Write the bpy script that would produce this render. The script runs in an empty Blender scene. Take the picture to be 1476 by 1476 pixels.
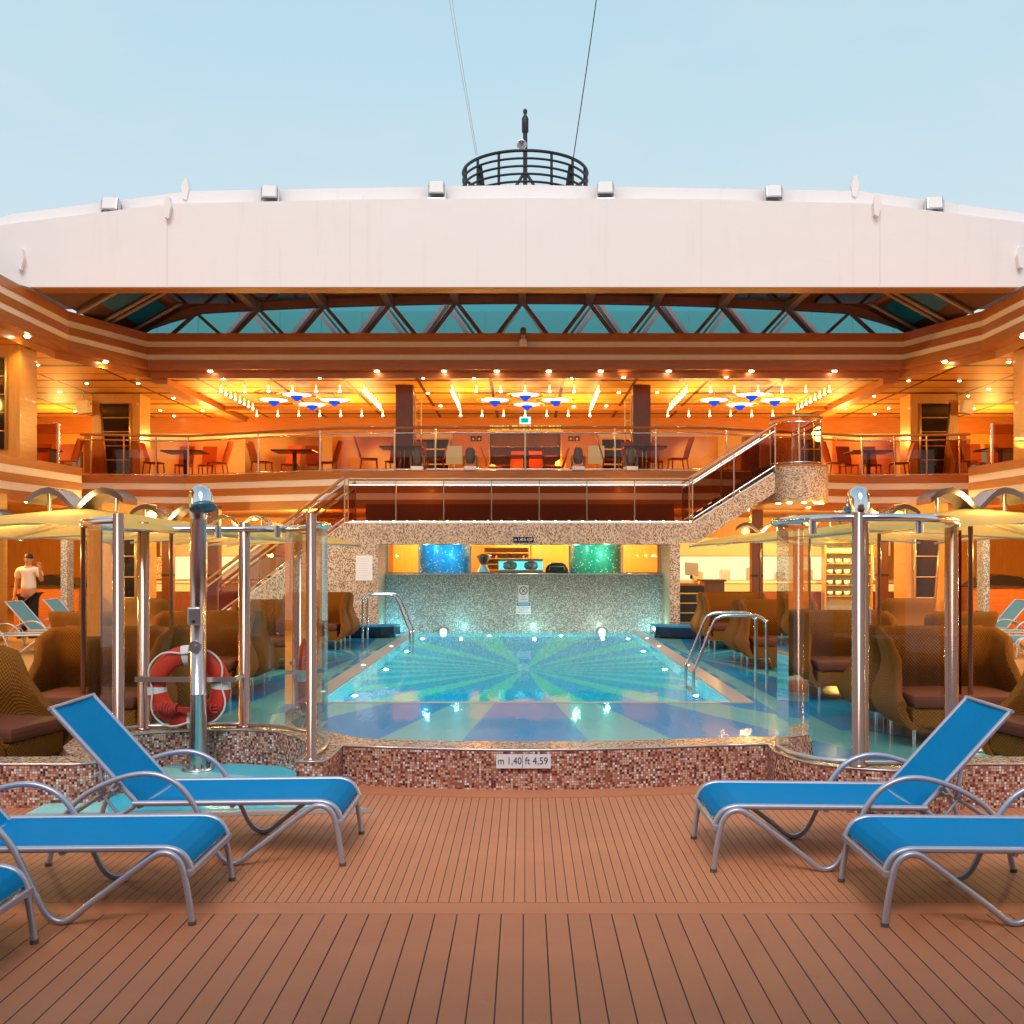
import bpy, bmesh, math, random
from mathutils import Vector, Matrix
from mathutils.geometry import tessellate_polygon
R = math.radians
random.seed(7)
sc = bpy.context.scene
col = sc.collection

def P(x, y, d):
    """where a point d metres away from the photographer stands (x across, d deep, z up)"""
    return ((x-757)*d/1500.0, d, 1.7-(y-803)*d/1500.0)
def lin(c):
    c /= 255.0
    return c/12.92 if c <= 0.04045 else ((c+0.055)/1.055)**2.4
def S(r, g, b): return (lin(r), lin(g), lin(b), 1.0)

# ------------------------------------------------------------------ mesh builder
class MB:
    def __init__(s):
        s.v = []; s.f = []; s.uv = []; s.sm = []; s.mi = []; s.cur = 0
    def face(s, pts, uv=None, smooth=False):
        n = len(s.v); s.v += [tuple(p) for p in pts]
        s.f.append(tuple(range(n, n+len(pts)))); s.uv.append(uv); s.sm.append(smooth); s.mi.append(s.cur)
    def add(s, verts, faces, smooth=False, M=None):
        n = len(s.v)
        s.v += [tuple(M @ Vector(p)) if M else tuple(p) for p in verts]
        for f in faces:
            s.f.append(tuple(i+n for i in f)); s.uv.append(None); s.sm.append(smooth); s.mi.append(s.cur)
    def box(s, x0, x1, y0, y1, z0, z1, M=None, bev=0):
        if bev:
            b = bmesh.new(); bmesh.ops.create_cube(b, size=1)
            for v in b.verts:
                v.co = Vector(((x0+x1)/2+v.co.x*(x1-x0), (y0+y1)/2+v.co.y*(y1-y0), (z0+z1)/2+v.co.z*(z1-z0)))
            bmesh.ops.bevel(b, geom=list(b.edges), offset=bev, segments=2, affect='EDGES', profile=.6)
            b.verts.index_update()
            s.add([v.co.copy() for v in b.verts], [[v.index for v in f.verts] for f in b.faces], False, M); b.free(); return s
        v = [(x0,y0,z0),(x1,y0,z0),(x1,y1,z0),(x0,y1,z0),(x0,y0,z1),(x1,y0,z1),(x1,y1,z1),(x0,y1,z1)]
        s.add(v, [(3,2,1,0),(4,5,6,7),(0,1,5,4),(1,2,6,5),(2,3,7,6),(3,0,4,7)], False, M); return s
    def tube(s, pts, r, n=8, closed=False, M=None, flat=None):
        pts = [Vector(p) for p in pts]; L = len(pts); rings = []
        up = None
        for i, p in enumerate(pts):
            a = pts[i-1] if (i > 0 or closed) else p
            b = pts[(i+1) % L] if (i < L-1 or closed) else p
            t = (b-a).normalized()
            if up is None:
                up = Vector((0,0,1)) if abs(t.z) < .9 else Vector((1,0,0))
            up = (up - t*up.dot(t))
            if up.length < 1e-5: up = t.orthogonal()
            up.normalize(); sd = t.cross(up)
            rr = r[i] if isinstance(r, (list, tuple)) else r
            k = 1.0
            if 0 < i < L-1 or closed:
                d1 = (p-a).normalized(); d2 = (b-p).normalized()
                k = 1.0/max(.6, math.sqrt(max(0.2,(1+d1.dot(d2))/2)))
                k = min(k, 1.2)
            rings.append([p + (up*math.cos(2*math.pi*j/n)*(flat or 1) + sd*math.sin(2*math.pi*j/n))*rr*k for j in range(n)])
        vs = [q for rg in rings for q in rg]; fs = []
        for i in range(L if closed else L-1):
            i2 = (i+1) % L
            for j in range(n):
                j2 = (j+1) % n
                fs.append((i*n+j, i*n+j2, i2*n+j2, i2*n+j))
        s.add(vs, fs, True, M)
        if not closed:
            s.add(rings[0], [tuple(range(n))[::-1]], False, M); s.add(rings[-1], [tuple(range(n))], False, M)
        return s
    def lathe(s, prof, n=24, M=None, smooth=True, a0=0, a1=2*math.pi, caps=True):
        full = abs(a1-a0-2*math.pi) < 1e-6; m = n if full else n+1
        vs = []; fs = []
        for (r, z) in prof:
            for j in range(m):
                a = a0+(a1-a0)*j/n; vs.append((r*math.cos(a), r*math.sin(a), z))
        for i in range(len(prof)-1):
            for j in range(n):
                j2 = (j+1) % m
                fs.append((i*m+j, i*m+j2, (i+1)*m+j2, (i+1)*m+j))
        s.add(vs, fs, smooth, M)
        if full and caps:
            if prof[0][0] > 1e-4: s.add(vs[:m], [tuple(range(m))[::-1]], False, M)
            if prof[-1][0] > 1e-4: s.add(vs[-m:], [tuple(range(m))], False, M)
        return s
    def cyl(s, p0, p1, r, n=16, r1=None):
        p0 = Vector(p0); p1 = Vector(p1); d = p1-p0
        M = Matrix.Translation(p0) @ d.to_track_quat('Z', 'Y').to_matrix().to_4x4()
        return s.lathe([(r, 0), (r if r1 is None else r1, d.length)], n, M)
    def prism(s, poly, f0, f1, uvs=1.0):
        """poly: 2D outline, f0/f1 map (a,b) to 3D on the two faces"""
        tri = tessellate_polygon([[Vector((a, b, 0)) for a, b in poly]])
        for fn, flip in ((f0, False), (f1, True)):
            for t in tri:
                idx = t[::-1] if flip else t
                s.face([fn(*poly[i]) for i in idx], [poly[i] for i in idx])
        L = len(poly); u = 0
        for i in range(L):
            a, b = poly[i], poly[(i+1) % L]
            p = [Vector(f0(*a)), Vector(f0(*b)), Vector(f1(*b)), Vector(f1(*a))]
            du = (p[1]-p[0]).length; h = (p[2]-p[1]).length
            s.face(p, [(u,0),(u+du,0),(u+du,h),(u,h)]); u += du
        return s
    def slab(s, poly, z0, z1):
        return s.prism(poly, lambda a, b: (a, b, z0), lambda a, b: (a, b, z1))
    def xz(s, poly, y0, y1):
        return s.prism(poly, lambda a, b: (a, y0, b), lambda a, b: (a, y1, b))
    def yz(s, poly, x0, x1):
        return s.prism(poly, lambda a, b: (x0, a, b), lambda a, b: (x1, a, b))
    def grid(s, fn, nu, nv, smooth=True, closeu=False, uvf=None):
        vs = [fn(i/nu, j/nv) for i in range(nu+1) for j in range(nv+1)]; fs = []
        n0 = len(s.f)
        for i in range(nu):
            for j in range(nv):
                a = i*(nv+1)+j
                fs.append((a, a+nv+1, a+nv+2, a+1))
        s.add(vs, fs, smooth)
        if uvf:
            k = n0
            for i in range(nu):
                for j in range(nv):
                    s.uv[k] = [uvf(i/nu,j/nv), uvf((i+1)/nu,j/nv), uvf((i+1)/nu,(j+1)/nv), uvf(i/nu,(j+1)/nv)]; k += 1
        return s
    def ribbon(s, path, z0, z1, closed=False):
        L = len(path); u = 0
        for i in range(L if closed else L-1):
            a = path[i]; b = path[(i+1) % L]; d = math.hypot(b[0]-a[0], b[1]-a[1])
            s.face([(a[0],a[1],z0),(b[0],b[1],z0),(b[0],b[1],z1),(a[0],a[1],z1)], [(u,z0),(u+d,z0),(u+d,z1),(u,z1)]); u += d
        return s
    def mesh(s, name, mats, off=(0,0,0), weld=False):
        me = bpy.data.meshes.new(name)
        o = Vector(off)
        me.from_pydata([tuple(Vector(v)-o) for v in s.v], [], s.f)
        if not isinstance(mats, (list, tuple)): mats = [mats]
        for m in mats: me.materials.append(m)
        uvl = me.uv_layers.new(name='UVMap')
        for i, p in enumerate(me.polygons):
            p.use_smooth = s.sm[i]; p.material_index = s.mi[i]
            uv = s.uv[i]
            if uv is None:
                n = p.normal; ax = max(range(3), key=lambda k: abs(n[k]))
            for k, li in enumerate(p.loop_indices):
                if uv is not None: uvl.data[li].uv = uv[k]
                else:
                    c = s.v[me.loops[li].vertex_index]
                    uvl.data[li].uv = (c[0],c[1]) if ax == 2 else ((c[1],c[2]) if ax == 0 else (c[0],c[2]))
        me.update()
        return me

def wloc(o):
    v = Vector((0,0,0))
    while o: v += o.location; o = o.parent
    return v
def thing(name, label, cat, loc=(0,0,0), rotz=0, group=None):
    o = bpy.data.objects.new(name, None); col.objects.link(o); o.empty_display_size = .1
    o.location = loc; o.rotation_euler = (0,0,rotz); o['label'] = label; o['category'] = cat
    if group: o['group'] = group
    return o
def part(name, mb, mat, parent, label=None, local=False, smooth=None):
    """a mesh under its thing; world coordinates unless local"""
    off = (0,0,0) if local else wloc(parent)
    me = mb.mesh(name, mat, off)
    o = bpy.data.objects.new(name, me); col.objects.link(o); o.parent = parent
    if label: o['label'] = label
    return o
def single(name, mb, mat, label, cat, group=None, loc=None):
    off = loc or (0,0,0)
    o = bpy.data.objects.new(name, mb.mesh(name, mat, off)); col.objects.link(o); o.location = off
    o['label'] = label; o['category'] = cat
    if group: o['group'] = group
    return o
def struct(name, mb, mat):
    o = bpy.data.objects.new(name, mb.mesh(name, mat)); col.objects.link(o); o['kind'] = 'structure'; return o
def dup(root, loc, rotz=None, label=None, group=None, scale=None):
    r = root.copy(); col.objects.link(r); r.location = loc
    if rotz is not None: r.rotation_euler = (0,0,rotz)
    if scale: r.scale = (scale,)*3
    if label: r['label'] = label
    if group: r['group'] = group
    for ch in list(root.children):
        c = ch.copy(); col.objects.link(c); c.parent = r
        for g in list(ch.children):
            d = g.copy(); col.objects.link(d); d.parent = c
    return r
def textmesh(body, size, mat, name, parent, loc, rot=(R(90),0,0), ext=.001, width=None):
    cu = bpy.data.curves.new('t', 'FONT'); cu.body = body; cu.size = size; cu.extrude = ext
    cu.align_x = 'CENTER'; cu.align_y = 'CENTER'; cu.resolution_u = 3
    t = bpy.data.objects.new('t', cu); col.objects.link(t)
    dg = bpy.context.evaluated_depsgraph_get(); dg.update()
    me = bpy.data.meshes.new_from_object(t.evaluated_get(dg)); me.name = name
    bpy.data.objects.remove(t); bpy.data.curves.remove(cu)
    if width:
        xs = [v.co.x for v in me.vertices]; k = width/(max(xs)-min(xs))
        for v in me.vertices: v.co.x *= k
    me.materials.clear(); me.materials.append(mat)
    o = bpy.data.objects.new(name, me); col.objects.link(o); o.parent = parent
    o.location = Vector(loc)-wloc(parent); o.rotation_euler = rot
    return o
def arc(cx, cy, r, a0, a1, n):
    return [(cx+r*math.cos(R(a0+(a1-a0)*i/n)), cy+r*math.sin(R(a0+(a1-a0)*i/n))) for i in range(n+1)]
def smoothpath(pts, sub=6, closed=False):
    """Catmull-Rom through the points"""
    pts = [Vector(p) for p in pts]; L = len(pts); out = []
    for i in range(L if closed else L-1):
        p0 = pts[i-1] if (i > 0 or closed) else pts[0]; p1 = pts[i]; p2 = pts[(i+1) % L]
        p3 = pts[(i+2) % L] if (i+2 < L or closed) else pts[-1]
        for k in range(sub):
            t = k/sub
            out.append(.5*((2*p1)+(p2-p0)*t+(2*p0-5*p1+4*p2-p3)*t*t+(3*p1-p0-3*p2+p3)*t**3))
    if not closed: out.append(pts[-1])
    return out

# ------------------------------------------------------------------ materials
def nodes(name):
    m = bpy.data.materials.new(name); m.use_nodes = True
    nt = m.node_tree; b = nt.nodes['Principled BSDF']; return m, nt, b
def N(nt, t, **kw):
    n = nt.nodes.new(t)
    for k, v in kw.items():
        if k.startswith('i_'): n.inputs[int(k[2:])].default_value = v
        else: setattr(n, k, v)
    return n
def math_(nt, op, a, b=None):
    n = N(nt, 'ShaderNodeMath', operation=op)
    for i, q in enumerate((a, b)):
        if q is None: continue
        if isinstance(q, (int, float)): n.inputs[i].default_value = q
        else: nt.links.new(q, n.inputs[i])
    return n.outputs[0]
def mixc(nt, f, a, b, mode='MIX'):
    n = N(nt, 'ShaderNodeMix', data_type='RGBA', blend_type=mode)
    for i, q in ((0, f), (6, a), (7, b)):
        if isinstance(q, (int, float)): n.inputs[i].default_value = q
        elif isinstance(q, tuple): n.inputs[i].default_value = q
        else: nt.links.new(q, n.inputs[i])
    return n.outputs[2]
def uvmap(nt, sx=1, sy=1, obj=False):
    t = N(nt, 'ShaderNodeTexCoord'); mp = N(nt, 'ShaderNodeMapping')
    nt.links.new(t.outputs['Object' if obj else 'UV'], mp.inputs[0]); mp.inputs['Scale'].default_value = (sx, sy, sx if obj else 1)
    return mp.outputs[0]
def noise(nt, vec, scale, detail=3, rough=.55):
    n = N(nt, 'ShaderNodeTexNoise'); n.inputs['Scale'].default_value = scale; n.inputs['Detail'].default_value = detail
    n.inputs['Roughness'].default_value = rough
    nt.links.new(vec, n.inputs['Vector']); return n.outputs['Fac']
def ramp(nt, fac, stops, interp='LINEAR'):
    r = N(nt, 'ShaderNodeValToRGB'); cr = r.color_ramp; cr.interpolation = interp
    while len(cr.elements) < len(stops): cr.elements.new(.5)
    for e, (p, c) in zip(cr.elements, stops): e.position = p; e.color = c
    nt.links.new(fac, r.inputs[0]); return r.outputs[0]
def bump(nt, b, h, strength=.3, dist=.01):
    n = N(nt, 'ShaderNodeBump'); n.inputs['Strength'].default_value = strength; n.inputs['Distance'].default_value = dist
    nt.links.new(h, n.inputs['Height']); nt.links.new(n.outputs[0], b.inputs['Normal'])
def plain(name, c, rough=.5, metal=0, var=.12, vs=6, emis=0, ec=None, bmp=0, coat=0, spec=.5):
    m, nt, b = nodes(name)
    b.inputs['Roughness'].default_value = rough; b.inputs['Metallic'].default_value = metal
    b.inputs['Coat Weight'].default_value = coat; b.inputs['Specular IOR Level'].default_value = spec
    v = uvmap(nt, obj=True); n = noise(nt, v, vs, 4)
    f = math_(nt, 'ADD', math_(nt, 'MULTIPLY', n, 2*var), 1-var)
    k = mixc(nt, 1.0, c, N(nt, 'ShaderNodeCombineColor').outputs[0], 'MULTIPLY')
    cc = [x for x in nt.nodes if x.bl_idname == 'ShaderNodeCombineColor'][0]
    for i in range(3): nt.links.new(f, cc.inputs[i])
    nt.links.new(k, b.inputs['Base Color'])
    if bmp: bump(nt, b, noise(nt, v, vs*12, 3), bmp, .004)
    if emis:
        b.inputs['Emission Color'].default_value = ec or c; b.inputs['Emission Strength'].default_value = emis
    return m
def wood(name, c1, c2, rough=.35, along='u', scale=1.0, coat=.15):
    m, nt, b = nodes(name)
    v = uvmap(nt, *( (1.2*scale, 22*scale) if along == 'u' else (22*scale, 1.2*scale) ))
    n = noise(nt, v, 1.5, 5, .6)
    w2 = noise(nt, uvmap(nt, .7, .7), 1.0, 2)
    k = ramp(nt, n, [(.3, c1), (.72, c2)])
    k = mixc(nt, math_(nt, 'MULTIPLY', w2, .35), k, tuple(x*.6 for x in c1[:3])+(1,))
    nt.links.new(k, b.inputs['Base Color']); b.inputs['Roughness'].default_value = rough
    b.inputs['Coat Weight'].default_value = coat
    bump(nt, b, n, .06, .002); return m
def mosaic(name, tile, palette, grout, rough=.25, gw=.16):
    m, nt, b = nodes(name)
    v = uvmap(nt, 1/tile, 1/tile)
    sep = N(nt, 'ShaderNodeSeparateXYZ'); nt.links.new(v, sep.inputs[0])
    fl = N(nt, 'ShaderNodeVectorMath', operation='FLOOR'); nt.links.new(v, fl.inputs[0])
    wn = N(nt, 'ShaderNodeTexWhiteNoise', noise_dimensions='2D'); nt.links.new(fl.outputs[0], wn.inputs['Vector'])
    k = ramp(nt, wn.outputs['Value'], palette, 'CONSTANT')
    k2 = mixc(nt, math_(nt, 'MULTIPLY', noise(nt, uvmap(nt), 1.6, 4), .30), k, tuple(x*.35 for x in grout[:3])+(1,))
    mk = None
    for i in (0, 1):
        fr = math_(nt, 'FRACT', sep.outputs[i]); d = math_(nt, 'ABSOLUTE', math_(nt, 'SUBTRACT', fr, .5))
        e = math_(nt, 'GREATER_THAN', d, .5-gw/2)
        mk = e if mk is None else math_(nt, 'MAXIMUM', mk, e)
    nt.links.new(mixc(nt, mk, k2, grout), b.inputs['Base Color'])
    rg = math_(nt, 'ADD', math_(nt, 'MULTIPLY', mk, .5), rough); nt.links.new(rg, b.inputs['Roughness'])
    bump(nt, b, math_(nt, 'SUBTRACT', 1.0, mk), .25, .002)
    return m
def glass(name, tint, refl=1.0, rough=.0, ior=1.45, streak=0):
    m = bpy.data.materials.new(name); m.use_nodes = True; nt = m.node_tree; nt.nodes.clear()
    out = N(nt, 'ShaderNodeOutputMaterial'); tr = N(nt, 'ShaderNodeBsdfTransparent'); gl = N(nt, 'ShaderNodeBsdfGlossy')
    tr.inputs[0].default_value = tint; gl.inputs['Roughness'].default_value = rough; gl.inputs[0].default_value = (1,1,1,1)
    fr = N(nt, 'ShaderNodeFresnel'); fr.inputs[0].default_value = ior
    f = math_(nt, 'MULTIPLY', fr.outputs[0], refl)
    mx = N(nt, 'ShaderNodeMixShader'); nt.links.new(f, mx.inputs[0]); nt.links.new(tr.outputs[0], mx.inputs[1]); nt.links.new(gl.outputs[0], mx.inputs[2])
    last = mx.outputs[0]
    if streak:
        df = N(nt, 'ShaderNodeBsdfDiffuse'); df.inputs[0].default_value = (.75,.72,.7,1)
        n = noise(nt, uvmap(nt, 9, .35), 1.5, 4, .6)
        n2 = math_(nt, 'MULTIPLY', math_(nt, 'MAXIMUM', math_(nt, 'SUBTRACT', n, .5), 0.0), streak)
        m2 = N(nt, 'ShaderNodeMixShader'); nt.links.new(n2, m2.inputs[0]); nt.links.new(last, m2.inputs[1]); nt.links.new(df.outputs[0], m2.inputs[2]); last = m2.outputs[0]
    nt.links.new(last, out.inputs[0]); return m
def lamp_mat(name, c, strength):
    m = bpy.data.materials.new(name); m.use_nodes = True; nt = m.node_tree; nt.nodes.clear()
    out = N(nt, 'ShaderNodeOutputMaterial'); e = N(nt, 'ShaderNodeEmission'); e.inputs[0].default_value = c; e.inputs[1].default_value = strength
    nt.links.new(e.outputs[0], out.inputs[0]); return m

def deckmat(name, pitch, gap, c, shift=0.0):
    m, nt, b = nodes(name)
    v = uvmap(nt); sep = N(nt, 'ShaderNodeSeparateXYZ'); nt.links.new(v, sep.inputs[0])
    x = math_(nt, 'DIVIDE', math_(nt, 'ADD', sep.outputs[0], shift), pitch)
    fr = math_(nt, 'FRACT', x); fl = math_(nt, 'FLOOR', x)
    mk = math_(nt, 'LESS_THAN', fr, gap/pitch)
    wn = N(nt, 'ShaderNodeTexWhiteNoise', noise_dimensions='1D'); nt.links.new(fl, wn.inputs['W'])
    k = mixc(nt, math_(nt, 'MULTIPLY', wn.outputs['Value'], .22), c, tuple(q*.62 for q in c[:3])+(1,))
    n = noise(nt, uvmap(nt), 1.1, 5, .6)
    k = mixc(nt, math_(nt, 'MULTIPLY', n, .35), k, (c[0]*.6, c[1]*.58, c[2]*.62, 1))
    n3 = noise(nt, uvmap(nt, 60, 3), 2.0, 4, .65)
    k = mixc(nt, math_(nt, 'MULTIPLY', n3, .22), k, (c[0]*1.3, c[1]*1.25, c[2]*1.2, 1))
    n4 = noise(nt, uvmap(nt, 1, 1), 300, 2)
    k = mixc(nt, math_(nt, 'MULTIPLY', n4, .18), k, (c[0]*.55, c[1]*.5, c[2]*.5, 1))
    # a few worn stains
    n5 = noise(nt, uvmap(nt, 1.4, 1.0), 1.7, 6, .75)
    st = math_(nt, 'MULTIPLY', math_(nt, 'MAXIMUM', math_(nt, 'SUBTRACT', n5, .62), 0.0), 2.5)
    k = mixc(nt, st, k, (c[0]*.45, c[1]*.38, c[2]*.35, 1))
    n6 = noise(nt, uvmap(nt, .35, .8), 1.3, 5, .65)
    k = mixc(nt, math_(nt, 'MULTIPLY', math_(nt, 'MAXIMUM', math_(nt, 'SUBTRACT', n6, .5), 0.0), 1.6), k, (c[0]*1.25, c[1]*1.3, c[2]*1.35, 1))
    k = mixc(nt, mk, k, S(52, 38, 36))
    nt.links.new(k, b.inputs['Base Color'])
    rg = math_(nt, 'ADD', math_(nt, 'MULTIPLY', n, .25), .42); nt.links.new(rg, b.inputs['Roughness']); b.inputs['Specular IOR Level'].default_value = .22
    h = math_(nt, 'ADD', math_(nt, 'SUBTRACT', 1.0, mk), math_(nt, 'MULTIPLY', n3, .15)); bump(nt, b, h, .5, .003)
    return m
def raymat(name, centers, blue, pale, spokes, pool=False, rough=.25):
    """painted sunburst: pale and blue rays fanning out from a centre (side fields use the outer centres)"""
    m, nt, b = nodes(name)
    t = N(nt, 'ShaderNodeTexCoord'); sep = N(nt, 'ShaderNodeSeparateXYZ'); nt.links.new(t.outputs['UV'], sep.inputs[0])
    X, Y = sep.outputs[0], sep.outputs[1]
    def burst(cx, cy, ph):
        a = math_(nt, 'ARCTAN2', math_(nt, 'SUBTRACT', Y, cy), math_(nt, 'SUBTRACT', X, cx))
        return math_(nt, 'LESS_THAN', math_(nt, 'FRACT', math_(nt, 'ADD', math_(nt, 'MULTIPLY', a, spokes/(2*math.pi)), ph)), .40)
    k = burst(*centers[0])
    if len(centers) > 1:
        side = burst(*centers[1]); side2 = burst(*centers[2])
        lm = math_(nt, 'LESS_THAN', X, -2.75); rm = math_(nt, 'GREATER_THAN', X, 2.75)
        far = math_(nt, 'GREATER_THAN', Y, 10.2)
        lm = math_(nt, 'MULTIPLY', lm, far); rm = math_(nt, 'MULTIPLY', rm, far)
        def pick(f, a, c):
            n = N(nt, 'ShaderNodeMix', data_type='FLOAT')
            nt.links.new(f, n.inputs[0]); nt.links.new(a, n.inputs[2]); nt.links.new(c, n.inputs[3]); return n.outputs[0]
        k = pick(lm, k, side); k = pick(rm, k, side2)
    c = mixc(nt, k, blue, pale)
    n = noise(nt, uvmap(nt), 2.2, 5, .6)
    c = mixc(nt, math_(nt, 'MULTIPLY', n, .3), c, tuple(q*.6 for q in blue[:3])+(1,))
    if pool:
        v = N(nt, 'ShaderNodeTexVoronoi', feature='DISTANCE_TO_EDGE'); v.inputs['Scale'].default_value = 6
        nt.links.new(uvmap(nt, 1, .45), v.inputs['Vector'])
    nt.links.new(c, b.inputs['Base Color']); b.inputs['Roughness'].default_value = rough
    return m
def watermat(name, tint, scale_x=9, scale_y=1.6, strength=.12, rough=.015, refl=1.0):
    m = bpy.data.materials.new(name); m.use_nodes = True; nt = m.node_tree; nt.nodes.clear()
    out = N(nt, 'ShaderNodeOutputMaterial'); tr = N(nt, 'ShaderNodeBsdfTransparent'); gl = N(nt, 'ShaderNodeBsdfGlossy')
    tr.inputs[0].default_value = tint; gl.inputs['Roughness'].default_value = rough
    fr = N(nt, 'ShaderNodeFresnel'); fr.inputs[0].default_value = 1.33
    bm = N(nt, 'ShaderNodeBump'); bm.inputs['Strength'].default_value = strength; bm.inputs['Distance'].default_value = .02
    h = math_(nt, 'ADD', noise(nt, uvmap(nt, scale_x, scale_y), 1.0, 3, .5), math_(nt, 'MULTIPLY', noise(nt, uvmap(nt, 2.0, .6), 1.0, 2), .8))
    nt.links.new(h, bm.inputs['Height'])
    nt.links.new(bm.outputs[0], gl.inputs['Normal']); nt.links.new(bm.outputs[0], fr.inputs['Normal'])
    f = math_(nt, 'MULTIPLY', fr.outputs[0], refl)
    mx = N(nt, 'ShaderNodeMixShader'); nt.links.new(f, mx.inputs[0]); nt.links.new(tr.outputs[0], mx.inputs[1]); nt.links.new(gl.outputs[0], mx.inputs[2])
    nt.links.new(mx.outputs[0], out.inputs[0]); return m
def deepwater(name, scale_x, scale_y, strength):
    m = bpy.data.materials.new(name); m.use_nodes = True; nt = m.node_tree; nt.nodes.clear()
    out = N(nt, 'ShaderNodeOutputMaterial'); tr = N(nt, 'ShaderNodeBsdfRefraction'); gl = N(nt, 'ShaderNodeBsdfGlossy')
    tr.inputs[0].default_value = (.95,1,1,1); tr.inputs['IOR'].default_value = 1.33; tr.inputs['Roughness'].default_value = 0
    gl.inputs['Roughness'].default_value = .01
    fr = N(nt, 'ShaderNodeFresnel'); fr.inputs[0].default_value = 1.33
    bm = N(nt, 'ShaderNodeBump'); bm.inputs['Strength'].default_value = strength; bm.inputs['Distance'].default_value = .02
    h = math_(nt, 'ADD', noise(nt, uvmap(nt, scale_x, scale_y), 1.0, 3, .5), math_(nt, 'MULTIPLY', noise(nt, uvmap(nt, 2.0, .6), 1.0, 2), .8))
    nt.links.new(h, bm.inputs['Height'])
    for q in (tr.inputs['Normal'], gl.inputs['Normal'], fr.inputs['Normal']): nt.links.new(bm.outputs[0], q)
    mx = N(nt, 'ShaderNodeMixShader'); nt.links.new(fr.outputs[0], mx.inputs[0]); nt.links.new(tr.outputs[0], mx.inputs[1]); nt.links.new(gl.outputs[0], mx.inputs[2])
    nt.links.new(mx.outputs[0], out.inputs[0]); return m
def weave(name, c1, c2, scale, rough=.8, bs=.5):
    m, nt, b = nodes(name)
    v = uvmap(nt, scale, scale); ck = N(nt, 'ShaderNodeTexChecker'); ck.inputs['Scale'].default_value = 1.0
    nt.links.new(v, ck.inputs[0]); n = noise(nt, uvmap(nt, obj=True), 2.0, 4)
    k = mixc(nt, math_(nt, 'MULTIPLY', ck.outputs['Fac'], .55), c1, c2)
    k = mixc(nt, math_(nt, 'MULTIPLY', n, .4), k, tuple(q*.55 for q in c1[:3])+(1,))
    nt.links.new(k, b.inputs['Base Color']); b.inputs['Roughness'].default_value = rough; b.inputs['Specular IOR Level'].default_value = .12
    sep = N(nt, 'ShaderNodeSeparateXYZ'); nt.links.new(v, sep.inputs[0])
    h = math_(nt, 'MULTIPLY', math_(nt, 'SINE', math_(nt, 'MULTIPLY', sep.outputs[0], math.pi)), math_(nt, 'SINE', math_(nt, 'MULTIPLY', sep.outputs[1], math.pi)))
    bump(nt, b, h, bs, .004); return m

A = {}
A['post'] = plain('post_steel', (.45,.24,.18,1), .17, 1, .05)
A['rpost'] = plain('rail_post', (.70,.50,.34,1), .25, 1, .06)
A['trouser'] = plain('black_cloth', (.012,.011,.012,1), .9, 0, .2)
A['pole'] = plain('shower_steel', (.66,.53,.51,1), .18, 1, .05)
A['side_sheet'] = plain('dark_maroon_sheet', S(84,54,52), .6, 0, .15)
A['lip'] = plain('lip_brown', S(150,96,44), .6, 0, .1)
A['chrome'] = plain('chrome', (.78,.76,.76,1), .12, 1, .05)
A['steel'] = plain('brushed_steel', (.62,.60,.62,1), .3, 1, .08)
A['alu'] = plain('lounger_aluminium', S(182,182,196), .38, .55, .06)
A['sling'] = weave('blue_sling', S(0,146,208), S(0,122,186), 110, .85, .6)
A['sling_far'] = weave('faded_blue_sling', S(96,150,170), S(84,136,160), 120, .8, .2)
A['wicker'] = weave('brown_wicker', S(158,100,36), S(104,60,16), 62, .7, .9)
A['maroon'] = plain('maroon_cushion', S(108,54,32), .8, 0, .2)
pal = [(0, S(226,176,150)), (.26, S(196,128,108)), (.46, S(166,96,82)), (.66, S(114,48,46)), (.77, S(78,32,34)), (.82, S(214,190,176)), (.93, S(246,240,236))]
A['mosaic'] = mosaic('red_brown_mosaic', .0178, pal, S(126,92,80))
pal2 = [(0, S(226,200,170)), (.3, S(190,150,118)), (.5, S(150,104,76)), (.68, S(96,62,46)), (.86, S(240,226,206))]
A['mosaic_top'] = mosaic('coping_mosaic', .016, pal2, S(150,118,96))
pal3 = [(0, S(232,204,176)), (.36, S(204,170,140)), (.52, S(158,118,92)), (.66, S(116,80,62)), (.85, S(236,220,200))]
A['mosaic_far'] = mosaic('beige_brown_mosaic', .021, pal3, S(170,136,110), .3, .12)
pal4 = [(0, S(184,190,186)), (.3, S(154,156,150)), (.55, S(138,140,136)), (.80, S(220,226,222))]
A['mosaic_grey'] = mosaic('grey_white_mosaic', .021, pal4, S(130,130,124), .25, .12)
A['mosaic_blue'] = mosaic('blue_mosaic', .03, [(0,S(40,150,200)),(.4,S(54,170,212)),(.7,S(34,136,192)),(.93,S(240,248,250))], S(50,150,196))
A['mosaic_green'] = mosaic('green_mosaic', .03, [(0,S(44,150,130)),(.4,S(70,172,146)),(.7,S(40,132,130)),(.93,S(246,248,240))], S(60,146,132))
A['wood'] = wood('cherry_wood', (.38,.11,.02,1), (.54,.19,.04,1))
A['wood_v'] = wood('cherry_wood_upright', (.56,.23,.04,1), (.72,.35,.07,1), along='v')
A['wood_dark'] = wood('dark_red_wood', (.14,.04,.018,1), (.21,.065,.03,1), along='v')
A['handrail'] = wood('teak_handrail', (.40,.15,.04,1), (.55,.24,.07,1), .25, coat=.5)
A['cream'] = plain('cream_band', S(236,222,206), .45, 0, .04)
A['white'] = plain('white_steel', S(243,234,232), .42, 0, .035, .5)
m, nt, b = nodes('painted_roof_steel'); v = uvmap(nt)
n1 = noise(nt, v, .55, 5, .6); n2 = noise(nt, uvmap(nt, 3.2, .22), 1.3, 5, .7); n3 = noise(nt, v, 14, 3)
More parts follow.
